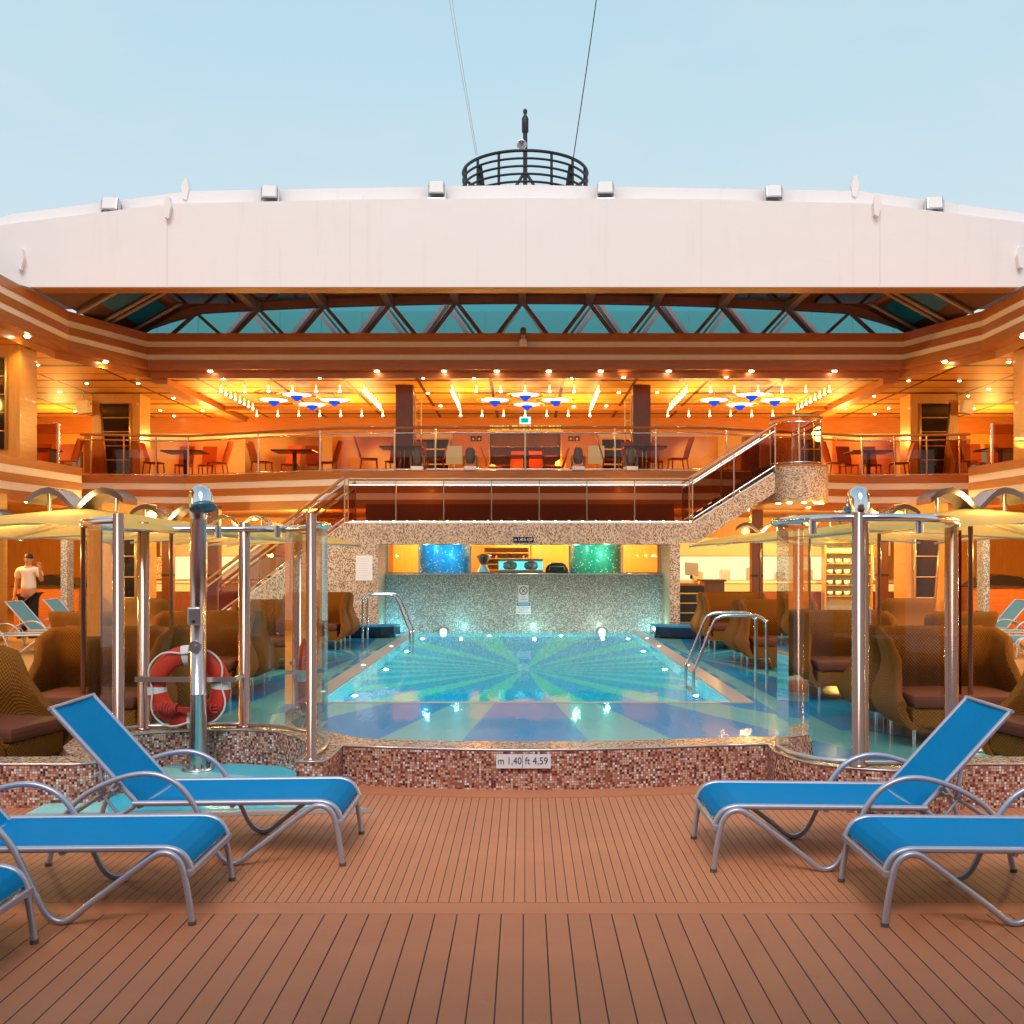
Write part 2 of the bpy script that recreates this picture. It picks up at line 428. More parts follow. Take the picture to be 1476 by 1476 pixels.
k = mixc(nt, math_(nt,'MULTIPLY',n1,.16), S(246,237,235), S(214,206,206))
st = math_(nt,'MULTIPLY',math_(nt,'MAXIMUM',math_(nt,'SUBTRACT',n2,.56),0.0),.9)
k = mixc(nt, st, k, S(196,178,160)); k = mixc(nt, math_(nt,'MULTIPLY',n3,.05), k, S(180,176,176))
nt.links.new(k, b.inputs['Base Color']); b.inputs['Roughness'].default_value = .36
bump(nt, b, math_(nt,'ADD',noise(nt, v, .9, 2),math_(nt,'MULTIPLY',n3,.02)), .35, .05); A['roofsteel'] = m
A['gold'] = plain('brass_trim', (.8,.52,.16,1), .3, .8, .06)
A['black'] = plain('black_metal', (.02,.018,.018,1), .45, .2, .2)
A['darkglass'] = plain('dark_panel_glass', (.015,.012,.012,1), .06, 0, .05)
A['glass'] = glass('clear_glass', (.94,.95,.93,1), .6, streak=.10)
A['glass_edge'] = glass('curved_glass', (.82,.94,.94,1), .7, streak=.12)
A['glass_brown'] = glass('bronze_glass', (.42,.20,.12,1), 1.0)
A['glass_rail'] = glass('balustrade_glass', (.54,.34,.22,1), .9)
A['glass_teal'] = glass('teal_glass', (.10,.40,.44,1), .3)
m, nt, b = nodes('cream_canvas'); b.inputs['Base Color'].default_value = S(247,198,104); b.inputs['Roughness'].default_value = .85
tl = N(nt,'ShaderNodeBsdfTranslucent'); tl.inputs[0].default_value = S(255,212,124); ms = N(nt,'ShaderNodeMixShader'); ms.inputs[0].default_value = .4
nt.links.new(b.outputs[0], ms.inputs[1]); nt.links.new(tl.outputs[0], ms.inputs[2]); nt.links.new(ms.outputs[0], nt.nodes['Material Output'].inputs[0]); A['canvas'] = m
A['orange'] = plain('orange_chair', S(188,82,22), .45, 0, .12)
A['table'] = plain('dark_table', S(70,36,22), .3, 0, .2)
A['grey'] = plain('grey_plastic', S(92,86,84), .5, 0, .15)
A['navy'] = plain('navy_tile', S(14,28,52), .15, 0, .15)
A['blue'] = plain('pool_blue', S(14,130,178), .3, 0, .1)
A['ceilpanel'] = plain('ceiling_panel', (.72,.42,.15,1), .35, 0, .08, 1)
A['truss'] = plain('truss_paint', S(146,102,96), .55, 0, .15)
A['truss_grey'] = plain('truss_paint_grey', S(150,140,144), .55, 0, .15)
A['roof_under'] = plain('roof_underside', S(136,84,78), .6, 0, .15)
A['paper'] = plain('white_paper', S(236,232,230), .6, 0, .03)
A['plate'] = plain('white_plate', S(226,226,232), .35, 0, .03)
A['ink'] = plain('dark_ink', S(40,44,54), .5, 0, .05)
A['red'] = plain('lifebuoy_red', S(216,56,34), .5, 0, .1, 8)
A['rope_red'] = plain('red_rope', S(190,52,44), .8, 0, .2, 30, bmp=.4)
A['rope_white'] = plain('white_rope', S(232,222,214), .8, 0, .1)
A['skin'] = plain('skin', S(206,146,110), .5, 0, .05)
A['shirt'] = plain('white_shirt', S(236,230,214), .8, 0, .06)
A['hair'] = plain('dark_hair', S(40,26,20), .6, 0, .2)
A['floor_in'] = wood('inner_deck', (.52,.27,.07,1), (.64,.36,.11,1), .4, 'v')
W_ = (1.0,.52,.16,1)
A['lampw'] = lamp_mat('warm_lamp', (1,.74,.40,1), 45)
A['lampt'] = lamp_mat('warm_tube', (1,.62,.22,1), 3.5)
A['lampd'] = lamp_mat('disc_lamp', (1,.93,.8,1), 2.6)
A['lampb'] = lamp_mat('blue_cone', (.02,.10,.85,1), 1.0)
A['lampc'] = lamp_mat('pool_lamp', (.75,1,.97,1), 3)
A['lampl'] = lamp_mat('led', (1,.82,.52,1), 14)
A['lite'] = lamp_mat('lit_panel', (1,.72,.34,1), 1.6)
A['litep'] = lamp_mat('lit_counter', (1,.55,.12,1), 1.3)
A['teal_lit'] = lamp_mat('lit_teal', (.15,.85,.9,1), 1.4)
PW_U = 340; PW_F = 34; PW_L = 560; PW_T = 14; PW_P = 26; PW_W = 300
SUN_EL = 6; SUN_EL_L = 48; SUN_ROT = 186; SUN_P = 2.0; SUN_A = 28; SKY_S = 1.08; EXPO = 0
# ================================================================== ground
DECK = (0.56, 0.203, 0.10, 1)
A['deck1'] = deckmat('wide_planks', .105, .0065, DECK, .012)
A['deck2'] = deckmat('narrow_planks', .0535, .0040, (0.65,.245,.117,1), .004)
A['deck3'] = deckmat('border_planks', 40, .0, (0.61,.223,.107,1))
mb = MB(); mb.slab([(-14,-8),(14,-8),(14,4.955),(-14,4.955)], -.3, 0); struct('deck', mb, A['deck1'])
mb = MB(); mb.slab([(-14,4.96),(14,4.96),(14,5.117),(-14,5.117)], -.3, 0.0); struct('deck_border', mb, A['deck3'])
mb = MB(); mb.slab([(-14,5.122),(14,5.122),(14,8.6),(-14,8.6)], -.3, 0); struct('pool_deck', mb, A['deck2'])
for sx in (-1, 1):
    mb = MB(); mb.slab([(sx*5.6,8.6),(sx*20,8.6),(sx*20,40),(sx*5.6,40)][::sx], -.138, 0.0); struct('lounge_floor', mb, A['floor_in'])
mb = MB(); mb.slab([(-5.6,23.73),(5.6,23.73),(5.6,40),(-5.6,40)], -.136, 0.0); struct('lounge_floor', mb, A['floor_in'])
BL, PA = S(10,172,234), S(140,222,216)
A['ray_out'] = raymat('sunburst_floor', [(0,15.8,.70), (-2.85,17.7,.2), (2.85,17.7,.3)], BL, PA, 20)
A['ray_pool'] = raymat('sunburst_pool_tiles', [(0,17.35,.70)], S(0,164,198), S(104,212,182), 20, True)
A['ray_tray'] = raymat('sunburst_tray', [(-3.6,8.6,0)], S(60,214,242), S(170,236,226), 9)
front = [(-5.6,7.2),(-3.3,7.2),(-3.42,8.1),(-3.15,8.55),(-2.3,8.68),(-1.85,8.55),(-1.5,8.2),(-1.3,7.9),(0,7.8),(1.7,7.95),(1.85,7.2),(2.2,6.98),(2.8,7.05),(3.05,7.2),(5.6,7.2)]
mb = MB()
mb.prism(front+[(5.6,12.1),(-5.6,12.1)], lambda a,b:(a,b,.004), lambda a,b:(a,b,-.13))
for sx in (-1,1):
    mb.slab([(sx*2.62,12.1),(sx*5.6,12.1),(sx*5.6,23.72),(sx*2.62,23.72)][::sx], -.13, .004)
struct('wet_floor', mb, A['ray_out'])
mb = MB(); mb.slab([(-2.42,12.16),(2.42,12.16),(2.42,23.72),(-2.42,23.72)], -1.5, -1.4); struct('pool_floor', mb, A['ray_pool'])
A['tile_teal'] = mosaic('teal_pool_tiles', .05, [(0,S(70,170,180)),(.4,S(90,186,190)),(.75,S(50,150,170)),(.92,S(200,230,226))], S(120,170,170))
mb = MB()
for sx in (-1,1): mb.box(min(sx*2.425,sx*2.60),max(sx*2.425,sx*2.60),12.06,23.9,-1.5,-.125)
mb.box(-2.42,2.42,12.0,12.155,-1.5,-.125); mb.box(-2.42,2.42,23.73,23.9,-1.5,-.12); struct('pool_basin', mb, A['tile_teal'])
# stone edge strips of the pool
A['stone'] = plain('pale_stone', S(172,166,160), .35, 0, .1, 8)
mb = MB()
for sx in (-1,1): mb.box(min(sx*2.42,sx*2.66), max(sx*2.42,sx*2.66), 12.06, 23.4, -.12, .016)
mb.box(-2.42, 2.42, 12.06, 12.16, -.12, .012)
o = single('pool_edge', mb, A['stone'], 'pale stone edging framing the deep part of the pool', 'pool edge')
A['water'] = deepwater('pool_water', 9, 1.6, .16)
A['film'] = watermat('water_film', (.97,.99,.99,1), 14, 2.2, .10, .03, .52)
mb = MB(); mb.face([(-2.42,12.16,.004),(2.42,12.16,.004),(2.42,23.7,.004),(-2.42,23.7,.004)]); struct('pool_water', mb, A['water'])
mb = MB(); fr2 = [(x, y+.02) for x, y in front]
tri = tessellate_polygon([[Vector((a,b,0)) for a,b in fr2+[(5.5,12.06),(-5.5,12.06)]]]); pp = fr2+[(5.5,12.06),(-5.5,12.06)]
for t in tri: mb.face([(pp[i][0],pp[i][1],.010) for i in t], [pp[i] for i in t])
for sx in (-1,1):
    q = [(sx*2.66,12.06),(sx*5.5,12.06),(sx*5.5,23.4),(sx*2.66,23.4)][::sx]; mb.face([(a,b,.010) for a,b in q], q)
struct('water', mb, A['film'])

# ================================================================== mosaic wall round the pool
outer = [(-9,7.05),(-3.05,7.05),(-2.95,7.09),(-2.88,7.22),(-2.88,7.4),(-3.0,7.58),(-3.13,7.78),(-3.19,8.0),(-3.12,8.2),(-2.98,8.32),(-2.65,8.42),(-2.32,8.46),(-2.0,8.36),(-1.77,8.1),(-1.62,7.8),(-1.57,7.5),(-1.57,7.14),(-1.39,7.14),(-1.36,7.3),(-1.36,7.74)]
outer += [(-.9,7.66),(-.45,7.595),(0,7.57),(.45,7.595),(.95,7.66),(1.45,7.76),(1.82,7.8),(1.80,7.5),(1.85,7.27),(1.96,7.06),(2.15,6.92),(2.4,6.84),(2.65,6.86),(2.85,6.94),(3.0,7.05),(9,7.05)]
inner = [(9,7.32),(3.2,7.32),(2.95,7.27),(2.7,7.13),(2.4,7.06),(2.2,7.12),(2.06,7.28),(2.0,7.5),(2.05,7.8),(2.2,7.95),(2.2,8.12),(1.95,8.14),(1.45,8.08),(.95,8.0),(.45,7.94),(0,7.92),(-.45,7.94),(-.9,8.0),(-1.25,8.05),(-1.42,8.2),(-1.62,8.42),(-1.9,8.62),(-2.3,8.72),(-2.8,8.68),(-3.2,8.58),(-3.42,8.35),(-3.5,8.05),(-3.42,7.7),(-3.28,7.45),(-3.1,7.32),(-9,7.32)]
pw = thing('pool_wall', 'low curving mosaic coaming wall of red and brown tiles along the pool front', 'wall', (0,7.6,0))
def smooth2(path):
    out = []
    for i, p in enumerate(path): out.append(p)
    return out
mb = MB(); mb.ribbon(outer, 0, .296); mb.ribbon(inner, 0, .296); part('tiled_face', mb, A['mosaic'], pw)
mb = MB(); cap = outer+inner
for t in tessellate_polygon([[Vector((a,b,0)) for a,b in cap]]): mb.face([(cap[i][0],cap[i][1],.297) for i in t], [cap[i] for i in t])
part('coping', mb, A['mosaic_top'], pw)
mb = MB(); mb.tube([(x,y-.002,.297) for x,y in outer], .006, 6); part('metal_trim', mb, A['steel'], pw)
# curved border plank at its foot
bd = [(-1.36,7.72),(-.9,7.64),(-.45,7.575),(0,7.55),(.45,7.575),(.95,7.64),(1.45,7.74),(1.82,7.78)]
mb = MB()
for i in range(len(bd)-1):
    a, c = bd[i], bd[i+1]; w = .22
    mb.face([(a[0],a[1]-w,.006),(c[0],c[1]-w,.006),(c[0],c[1]+.02,.006),(a[0],a[1]+.02,.006)], [(a[0],a[1]-w),(c[0],c[1]-w),(c[0],c[1]),(a[0],a[1])])
    mb.face([(a[0],a[1]-w,0),(c[0],c[1]-w,0),(c[0],c[1]-w,.006),(a[0],a[1]-w,.006)])
single('border_plank', mb, A['deck3'], 'curved teak margin board along the foot of the pool wall', 'plank')
# depth plate on the wall
ds = thing('depth_sign', 'white plate with the pool depth in dark letters on the red mosaic wall', 'sign', (-.012,7.56,.17))
mb = MB(); mb.box(-.21,.186,7.545,7.563,.168,.268); part('plate', mb, A['plate'], ds)
mb = MB(); mb.box(-.022,-.018,7.5435,7.5455,.172,.264); part('joint', mb, A['grey'], ds)
textmesh('m 1,40', .074, A['ink'], 'lettering', ds, (-.112,7.544,.22), width=.168)
textmesh('ft 4,59', .074, A['ink'], 'lettering', ds, (.082,7.544,.22), width=.166)

# ================================================================== shower tray
mb = MB(); mb.slab([(-3.25,6.78),(-1.15,6.98),(-1.30,7.13),(-1.62,7.14),(-1.62,7.75),(-1.9,8.3),(-2.32,8.42),(-2.95,8.28),(-3.12,8.1),(-3.0,7.6),(-2.9,7.4),(-2.9,7.1),(-3.25,7.04)], .002, .03)
tr = thing('shower_tray', 'turquoise painted shower tray in the niche under the left shower', 'shower tray', (-2.3,7.3,0))
part('tray_floor', mb, A['ray_tray'], tr)
mb = MB(); mb.slab([(-3.26,6.70),(-1.02,6.915),(-1.12,6.98),(-3.25,6.775)], .002, .026); part('sill', mb, A['stone'], tr)

# ================================================================== glass enclosures
def enclosure(name, label, posts, panes, rail, wing_ids, brackets):
    t = thing(name, label, 'glass screen', (posts[0][0], posts[0][1], .297))
    for (x, y, r, top) in posts:
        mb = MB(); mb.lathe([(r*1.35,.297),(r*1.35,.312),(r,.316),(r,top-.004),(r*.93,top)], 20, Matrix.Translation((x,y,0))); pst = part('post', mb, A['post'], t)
    for i, (path, z1) in enumerate(panes):
        mb = MB(); mb.ribbon(path, .335, z1)
        g = part('pane', mb, A['glass_edge'] if i in wing_ids else A['glass'], t)
        if i in wing_ids:
            for p in g.data.polygons: p.use_smooth = True
        mb = MB(); mb.tube([(x,y,.322) for x,y in path], .017, 6); part('channel', mb, A['steel'], g)
    mb = MB(); mb.tube(rail, .026, 10); part('top_rail', mb, A['chrome'], t)
    for (x, y) in brackets:
        mb = MB(); mb.cyl((x,y,1.955),(x,y,1.86),.03,12); part('clamp', mb, A['steel'], t)
    return t
Lr = [(-2.9,7.45),(-3.06,7.5),(-3.2,7.6),(-3.28,7.78),(-3.34,8.05),(-3.26,8.3),(-3.11,8.47)]
Rr = [(-1.48,7.22),(-1.462,7.4),(-1.455,7.55),(-1.49,7.85),(-1.65,8.18),(-1.95,8.45),(-2.32,8.59)]
enclosure('shower_screen', 'left glass shower screen on chrome posts, open towards the deck with the life ring behind', [(-1.48,7.2,.036,2.0),(-2.32,8.6,.046,1.985),(-3.11,8.48,.046,1.985),(-2.9,7.42,.040,2.01)],
    [([(-3.11,8.48),(-2.32,8.6)],1.92),(Lr,1.94),(Rr,1.92)],
    smoothpath([(-1.5,7.24,1.93),(-1.455,7.55,1.93),(-1.52,7.9,1.93),(-1.95,8.43,1.93),(-2.32,8.57,1.93),(-3.11,8.45,1.93),(-3.32,8.02,1.94),(-3.24,7.64,1.955),(-2.9,7.42,1.965)],5), (1,2), [(-2.0,8.42),(-2.7,8.52),(-2.52,8.55)])
Rl = [(2.24,6.99),(2.08,7.04),(1.95,7.15),(1.86,7.35),(1.84,7.6),(1.9,7.86),(2.12,8.06)]
Rr2 = [(2.24,6.99),(2.55,6.98),(2.83,7.10),(3.05,7.35),(3.2,7.7),(3.34,8.05),(3.4,8.3)]
enclosure('shower_screen', 'right curved glass shower screen bulging towards the deck on chrome posts', [(2.235,6.98,.043,2.0),(2.12,8.08,.04,1.985),(3.40,8.3,.052,1.985),(2.30,7.06,.03,1.94)],
    [(Rl,1.92),(Rr2,1.92)], smoothpath([(2.12,8.06,1.95),(1.9,7.86,1.955),(1.84,7.6,1.96),(1.95,7.15,1.965),(2.24,6.97,1.965),(2.55,6.96,1.965),(2.83,7.08,1.96),(3.2,7.7,1.955),(3.4,8.28,1.95)],5), (0,), [(1.97,7.13),(2.65,7.0)])
for sx, lab in ((-1,'left'),(1,'right')):
    gp = thing('glass_partition', 'narrow dark bronze glass partition standing past the %s shower screen' % lab, 'glass panel', (sx*3.85,9.3,0))
    mb = MB(); mb.box(min(sx*3.78,sx*3.9),max(sx*3.78,sx*3.9),9.3,9.31,.06,1.94); part('pane', mb, A['glass_brown'], gp)
    mb = MB(); mb.box(min(sx*3.77,sx*3.91),max(sx*3.77,sx*3.91),9.28,9.33,0,.06); part('foot_rail', mb, A['steel'], gp)

# showers
def shower(label, x, y, z0, face):
    t = thing('shower', label, 'shower', (x,y,z0))
    mb = MB(); mb.lathe([(.066,z0),(.066,.62),(.068,.625),(.062,.63),(.062,1.985),(.066,1.99),(.066,2.0)], 24, Matrix.Translation((x,y,0))); part('pole', mb, A['pole'], t)
    mb = MB(); mb.lathe([(.125,z0),(.125,z0+.012),(.07,z0+.018)], 24, Matrix.Translation((x,y,0)))
    for k in range(6):
        a = k*math.pi/3+.3; mb.cyl((x+.1*math.cos(a),y+.1*math.sin(a),z0+.01),(x+.1*math.cos(a),y+.1*math.sin(a),z0+.045),.013,8)
    part('flange', mb, A['steel'], t)
    # arched fat spout ending in a rose
    ux, uy = face
    pts = [(x,y,1.99),(x+ux*.005,y+uy*.005,2.08),(x+ux*.03,y+uy*.03,2.155),(x+ux*.075,y+uy*.075,2.185),(x+ux*.125,y+uy*.125,2.165),(x+ux*.15,y+uy*.15,2.11)]
    mb = MB(); mb.tube(smoothpath(pts,5), [.062+.02*min(1,i/12) for i in range(26)], 18); sp = part('spout', mb, A['chrome'], t)
    ctr = Vector((x+ux*.165,y+uy*.165,2.08)); dn = Vector((ux*.42,uy*.42,-1)).normalized()
    M = Matrix.Translation(ctr) @ dn.to_track_quat('Z','Y').to_matrix().to_4x4()
    mb = MB(); mb.lathe([(.06,-.05),(.10,-.012),(.104,0),(.10,.008),(.0,.008)], 28, M); part('rose', mb, A['rose'], t)
    mb = MB(); mb.box(x-.052,x+.052,y-.11,y-.02,1.17,1.31,bev=.012); cb = part('control_box', mb, A['steel'], t)
    mb = MB(); mb.cyl((x,y-.112,1.2),(x,y-.118,1.2),.012,10); part('button', mb, A['black'], cb)
    mb = MB(); mb.cyl((x,y-.055,1.0),(x,y-.085,1.0),.048,20); mb.cyl((x,y-.085,1.0),(x,y-.105,1.0),.016,12); part('push_knob', mb, A['steel'], t)
m, nt, b = nodes('shower_rose'); b.inputs['Metallic'].default_value = .6; b.inputs['Roughness'].default_value = .3
v = N(nt,'ShaderNodeTexVoronoi'); v.inputs['Scale'].default_value = 90; nt.links.new(uvmap(nt), v.inputs['Vector'])
nt.links.new(ramp(nt, v.outputs['Distance'], [(.25,(.02,.03,.04,1)),(.4,(.10,.22,.30,1))]), b.inputs['Base Color']); A['rose'] = m
shower('chrome shower column bolted in the left tray in front of the life ring', -2.57, 8.18, .03, (.45,-.7))
shower('chrome shower column behind the right curved glass screen, head turned to the pool', 2.64, 8.2, .004, (.1,.9))

# lifebuoy on its rack
t = thing('lifebuoy', 'orange red lifebuoy with white bands and coiled rope leaning on the left screen', 'lifebuoy', (-2.70,8.36,.31))
cx, cy, cz = -2.70, 8.36, .655; Rm, rm = .258, .078
mb = MB(); mb.grid(lambda u,v: (cx+(Rm+rm*math.cos(2*math.pi*v))*math.cos(2*math.pi*u), cy+.6*rm*math.sin(2*math.pi*v), cz+(Rm+rm*math.cos(2*math.pi*v))*math.sin(2*math.pi*u)), 64, 16); ring = part('ring', mb, A['red'], t)
for a0 in (95, 185, 275, 3):
    mb = MB(); mb.grid(lambda u,v,a0=a0: (cx+(Rm+rm*1.03*math.cos(2*math.pi*v))*math.cos(R(a0-6+12*u)), cy+.62*rm*math.sin(2*math.pi*v), cz+(Rm+rm*1.03*math.cos(2*math.pi*v))*math.sin(R(a0-6+12*u))), 5, 16); part('white_band', mb, A['paper'], t)
pts = []
for k in range(49):
    a = 2*math.pi*k/48; rr = Rm+rm*1.12 - .07*abs(math.sin(2*(a-R(50))))**3; pts.append((cx+rr*math.cos(a), cy-.055, cz+rr*math.sin(a)))
mb = MB(); mb.tube(pts[:-1], .008, 6, True); part('grab_line', mb, A['rope_white'], t)
mb = MB()
random.seed(3)
for x0, x1, tn in ((cx-.21,cx-.06,7),(cx+.07,cx+.22,7)):
    mb.tube([(x0+(x1-x0)*q/(tn*10)+.010*math.sin(q*.63+1), cy-.085+.030*math.cos(q*.628), cz-.165+.036*math.sin(q*.628)+.010*math.sin(q*.11)) for q in range(tn*10+1)], .0115, 6)
for dz in (-.018,.002,.02): mb.tube(smoothpath([(cx-.25,cy-.08,cz-.172+dz*1.6),(cx-.23,cy-.09,cz-.15+dz),(cx-.1,cy-.085,cz-.165+dz*.7),(cx+.1,cy-.085,cz-.172+dz*.7),(cx+.25,cy-.08,cz-.165+dz*1.5)],5), .0115, 6)
part('coiled_rope', mb, A['rope_red'], t)
mb = MB(); mb.box(-3.11,-2.3,8.285,8.297,.705,.745)
for xx in (-3.09,-2.32): mb.box(xx-.015,xx+.015,8.297,8.55,.71,.74)
single('lifebuoy_rack', mb, A['steel'], 'flat steel bar holding the lifebuoy between two chrome posts', 'rack')

# ================================================================== sun loungers (local: foot end at x=0, lying towards -x)
def lounger(lab, sling, group='blue sun loungers'):
    W = .66; t = thing('sun_lounger', lab, 'sun lounger', (0,0,0), 0, group)
    prof = [(-.0,0.0),(-.012,.10),(-.032,.21),(-.055,.285),(-.095,.325),(-.145,.33),(-.20,.30),(-.35,.19),(-.50,.075),(-.555,.03),(-.60,.014),(-.65,.03),(-.69,.075),(-.73,.155),(-.79,.28),(-.84,.37),(-.91,.45),(-1.0,.495),(-1.09,.507),(-1.20,.49),(-1.32,.445),(-1.44,.375),(-1.53,.28),(-1.585,.16),(-1.62,0)]
    for s in (0, 1):
        y = s*W
        mb = MB(); mb.tube(smoothpath([(x,y,z) for x,z in prof],3), .0155, 9); lg = part('leg_frame', mb, A['alu'], t, local=True)
        for xx in (0,-1.62): mb = MB(); mb.lathe([(.019,0),(.019,.018)],10,Matrix.Translation((xx,y,0))); part('foot_cap', mb, A['grey'], lg, local=True)
        y2 = .032 if s == 0 else W-.032
        rp = [(-.012,y2,.245),(-.03,y2,.285),(-.06,y2,.322),(-.11,y2,.342),(-.2,y2,.345),(-.7,y2,.340),(-1.165,y2,.335)]
        mb = MB(); mb.tube(smoothpath(rp,3), .0165, 8); part('side_rail', mb, A['alu'], t, local=True)
        y3 = .05 if s == 0 else W-.05
        mb = MB(); mb.tube([(-1.13,y3,.31),(-1.63,y3,.86)], .015, 8); part('back_rail', mb, A['alu'], t, local=True)
        mb = MB(); mb.tube(smoothpath([(-1.15,y2,.33),(-1.19,y2,.30),(-1.25,y2,.272),(-1.36,y2,.268),(-1.53,y2,.272)],3), .013, 8); part('rear_rail', mb, A['alu'], t, local=True)
        mb = MB(); mb.tube([(-1.50,y3,.275),(-1.33,y3,.39),(-1.36,y3,.56)], .010, 6)
        mb.tube([(-1.26,y3,.28),(-1.36,y3,.40)], .009, 6); part('back_prop', mb, A['alu'], t, local=True)
    mb = MB(); mb.box(-.035,.0,0.0,W,.222,.252,bev=.006); part('end_bar', mb, A['alu'], t, local=True)
    for x, z in ((-1.63,.86),(-1.53,.272),(-1.12,.322),(-.62,.318),(-1.37,.42)):
        mb = MB(); mb.tube([(x,.03,z),(x,W-.03,z)], .011, 7); part('cross_bar', mb, A['alu'], t, local=True)
    sp = [(-.020,.268),(-.032,.295),(-.058,.327),(-.105,.347),(-.16,.351),(-.5,.346),(-.85,.343),(-1.16,.338)]
    def seat(u, v):
        k = u*(len(sp)-1); i = min(int(k), len(sp)-2); f = k-i
        x = sp[i][0]*(1-f)+sp[i+1][0]*f; z = sp[i][1]*(1-f)+sp[i+1][1]*f
        return (x, .03+v*(W-.06), z-.012*math.sin(math.pi*v)*min(1,u*2.5))
    mb = MB(); mb.grid(seat, 28, 8, uvf=lambda u,v: (u*1.2,v*.6)); part('seat_sling', mb, sling, t, local=True)
    mb = MB(); mb.grid(lambda u,v: (-1.125-.5*u-.010, .048+v*(W-.096), .322+.545*u-.012*math.sin(math.pi*v)), 14, 8, uvf=lambda u,v:(u*.74,v*.56)); part('back_sling', mb, sling, t, local=True)
    return t
L1 = lounger('far left blue sun lounger, back raised, foot end towards the bare deck', A['sling'])
L1.location = (-1.005,5.73,0)
dup(L1, (-1.54,4.81,0), 0, 'blue sun lounger in the middle of the left row of three')
dup(L1, (-2.16,3.92,0), 0, 'nearest left sun lounger, only its foot end showing')
dup(L1, (1.017,6.28,0), math.pi, 'far right blue sun lounger, back raised in front of the curved glass screen')
dup(L1, (1.655,5.45,0), math.pi, 'near right blue sun lounger cut off by the picture edge')
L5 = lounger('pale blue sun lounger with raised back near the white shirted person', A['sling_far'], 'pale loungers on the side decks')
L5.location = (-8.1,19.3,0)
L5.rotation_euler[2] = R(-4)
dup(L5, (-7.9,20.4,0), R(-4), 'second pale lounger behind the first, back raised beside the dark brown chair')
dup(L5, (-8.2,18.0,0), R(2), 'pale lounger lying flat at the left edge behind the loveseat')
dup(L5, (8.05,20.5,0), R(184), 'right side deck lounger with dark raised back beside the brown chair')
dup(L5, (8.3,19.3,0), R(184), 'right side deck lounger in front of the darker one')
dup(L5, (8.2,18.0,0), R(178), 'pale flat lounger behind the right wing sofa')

# ================================================================== wing sofas (local: facing -y)
def wing_seat(name, lab, W, group):
    t = thing(name, lab, 'sofa' if W > 1 else 'armchair', (0,0,0), 0, group)
    D = .84; rc = .16
    plan = [(-W/2,-D/2)]+[(-W/2, y) for y in (-.30,-.18,-.06,.06,.18)]
    a = arc(-W/2+rc, D/2-rc, rc, 180, 90, 5); plan += a
    n = max(3, int(W/.16)); plan += [(-W/2+rc+(W-2*rc)*i/n, D/2) for i in range(1, n)]
    plan += [(-x, y) for x, y in plan[:6+len(a)][::-1]]
    L = len(plan)
    def top(p):
        x, y = p
        if y > .30: return 1.0
        if y > .02: return .98-.06*((.30-y)/.28)**2
        k = (y+.42)/.44                       # front 0..1
        return .40+.52*max(0,k)**2.2+.03*math.sin(k*3)
    def nrm(i):
        p0 = Vector(plan[max(i-1,0)]); p1 = Vector(plan[min(i+1,L-1)]); d = (p1-p0).normalized(); return Vector((-d.y, d.x))
    prof = [(0,-.06),(.10,.03),(.22,.07),(.36,.055),(.5,.01),(.62,-.025),(.76,-.02),(.9,.015),(1.0,.03)]
    def bulge(k):
        for i in range(len(prof)-1):
            if k <= prof[i+1][0]:
                f = (k-prof[i][0])/(prof[i+1][0]-prof[i][0]); return prof[i][1]*(1-f)+prof[i+1][1]*f
        return prof[-1][1]
    zb = .17; th = .075
    def pt(i, z, off):
        q = Vector(plan[i])+nrm(i)*(bulge((z-zb)/.82)+off); return (q.x, q.y, z)
    mb = MB(); nz = 14
    rows = []
    for i in range(L):
        h = top(plan[i]); r = []
        for j in range(nz+1): r.append(pt(i, zb+(h-zb)*j/nz, 0))
        for f in (.25,.5,.75): 
            q = Vector(pt(i,h,0)).lerp(Vector(pt(i,h,-th)), f); r.append((q.x,q.y,q.z+.028*math.sin(f*math.pi)))
        for j in range(nz, -1, -1): r.append(pt(i, zb+(h-zb)*j/nz, -th))
        rows.append(r)
    m_ = len(rows[0]); nf = len(mb.f)
    us = [0]
    for i in range(1,L): us.append(us[-1]+math.dist(plan[i],plan[i-1]))
    mb.add([p for r in rows for p in r], [(i*m_+j,(i+1)*m_+j,(i+1)*m_+j+1,i*m_+j+1) for i in range(L-1) for j in range(m_-1)], True)
    k = nf
    for i in range(L-1):
        for j in range(m_-1):
            mb.uv[k] = [(us[i],j*.055),(us[i+1],j*.055),(us[i+1],(j+1)*.055),(us[i],(j+1)*.055)]; k += 1
    mb.add(rows[0], [tuple(range(m_))]); mb.add(rows[-1], [tuple(range(m_))[::-1]])
    part('shell', mb, A['wicker'], t, local=True)
    mb = MB(); mb.box(-W/2+.07,W/2-.07,-.40,.34,.18,.36,bev=.03); part('seat_base', mb, A['wicker'], t, local=True)
    mb = MB(); mb.box(-W/2+.075,W/2-.075,-.43,.33,.362,.47,bev=.035); part('cushion', mb, A['maroon'], t, local=True)
    for sx in (-1,1):
        for y in (-.3,.28):
            mb = MB(); mb.cyl((sx*(W/2-.12),y,0),(sx*(W/2-.12),y,.19),.016,10); part('leg', mb, A['chrome'], t, local=True)
    return t
SO = wing_seat('wing_sofa', 'nearest right brown wicker wing sofa facing the deck behind the curved glass screen', 1.15, 'brown wicker wing sofas')
AC = wing_seat('wing_armchair', 'brown wicker wing armchair at the left edge beside the maroon cushioned sofa', .78, 'brown wicker wing armchairs')
SO.location = (3.93,9.6,.004)
names = ['nearest','second','third','farthest']
ys = [9.6, 12.6, 16.0, 19.4]
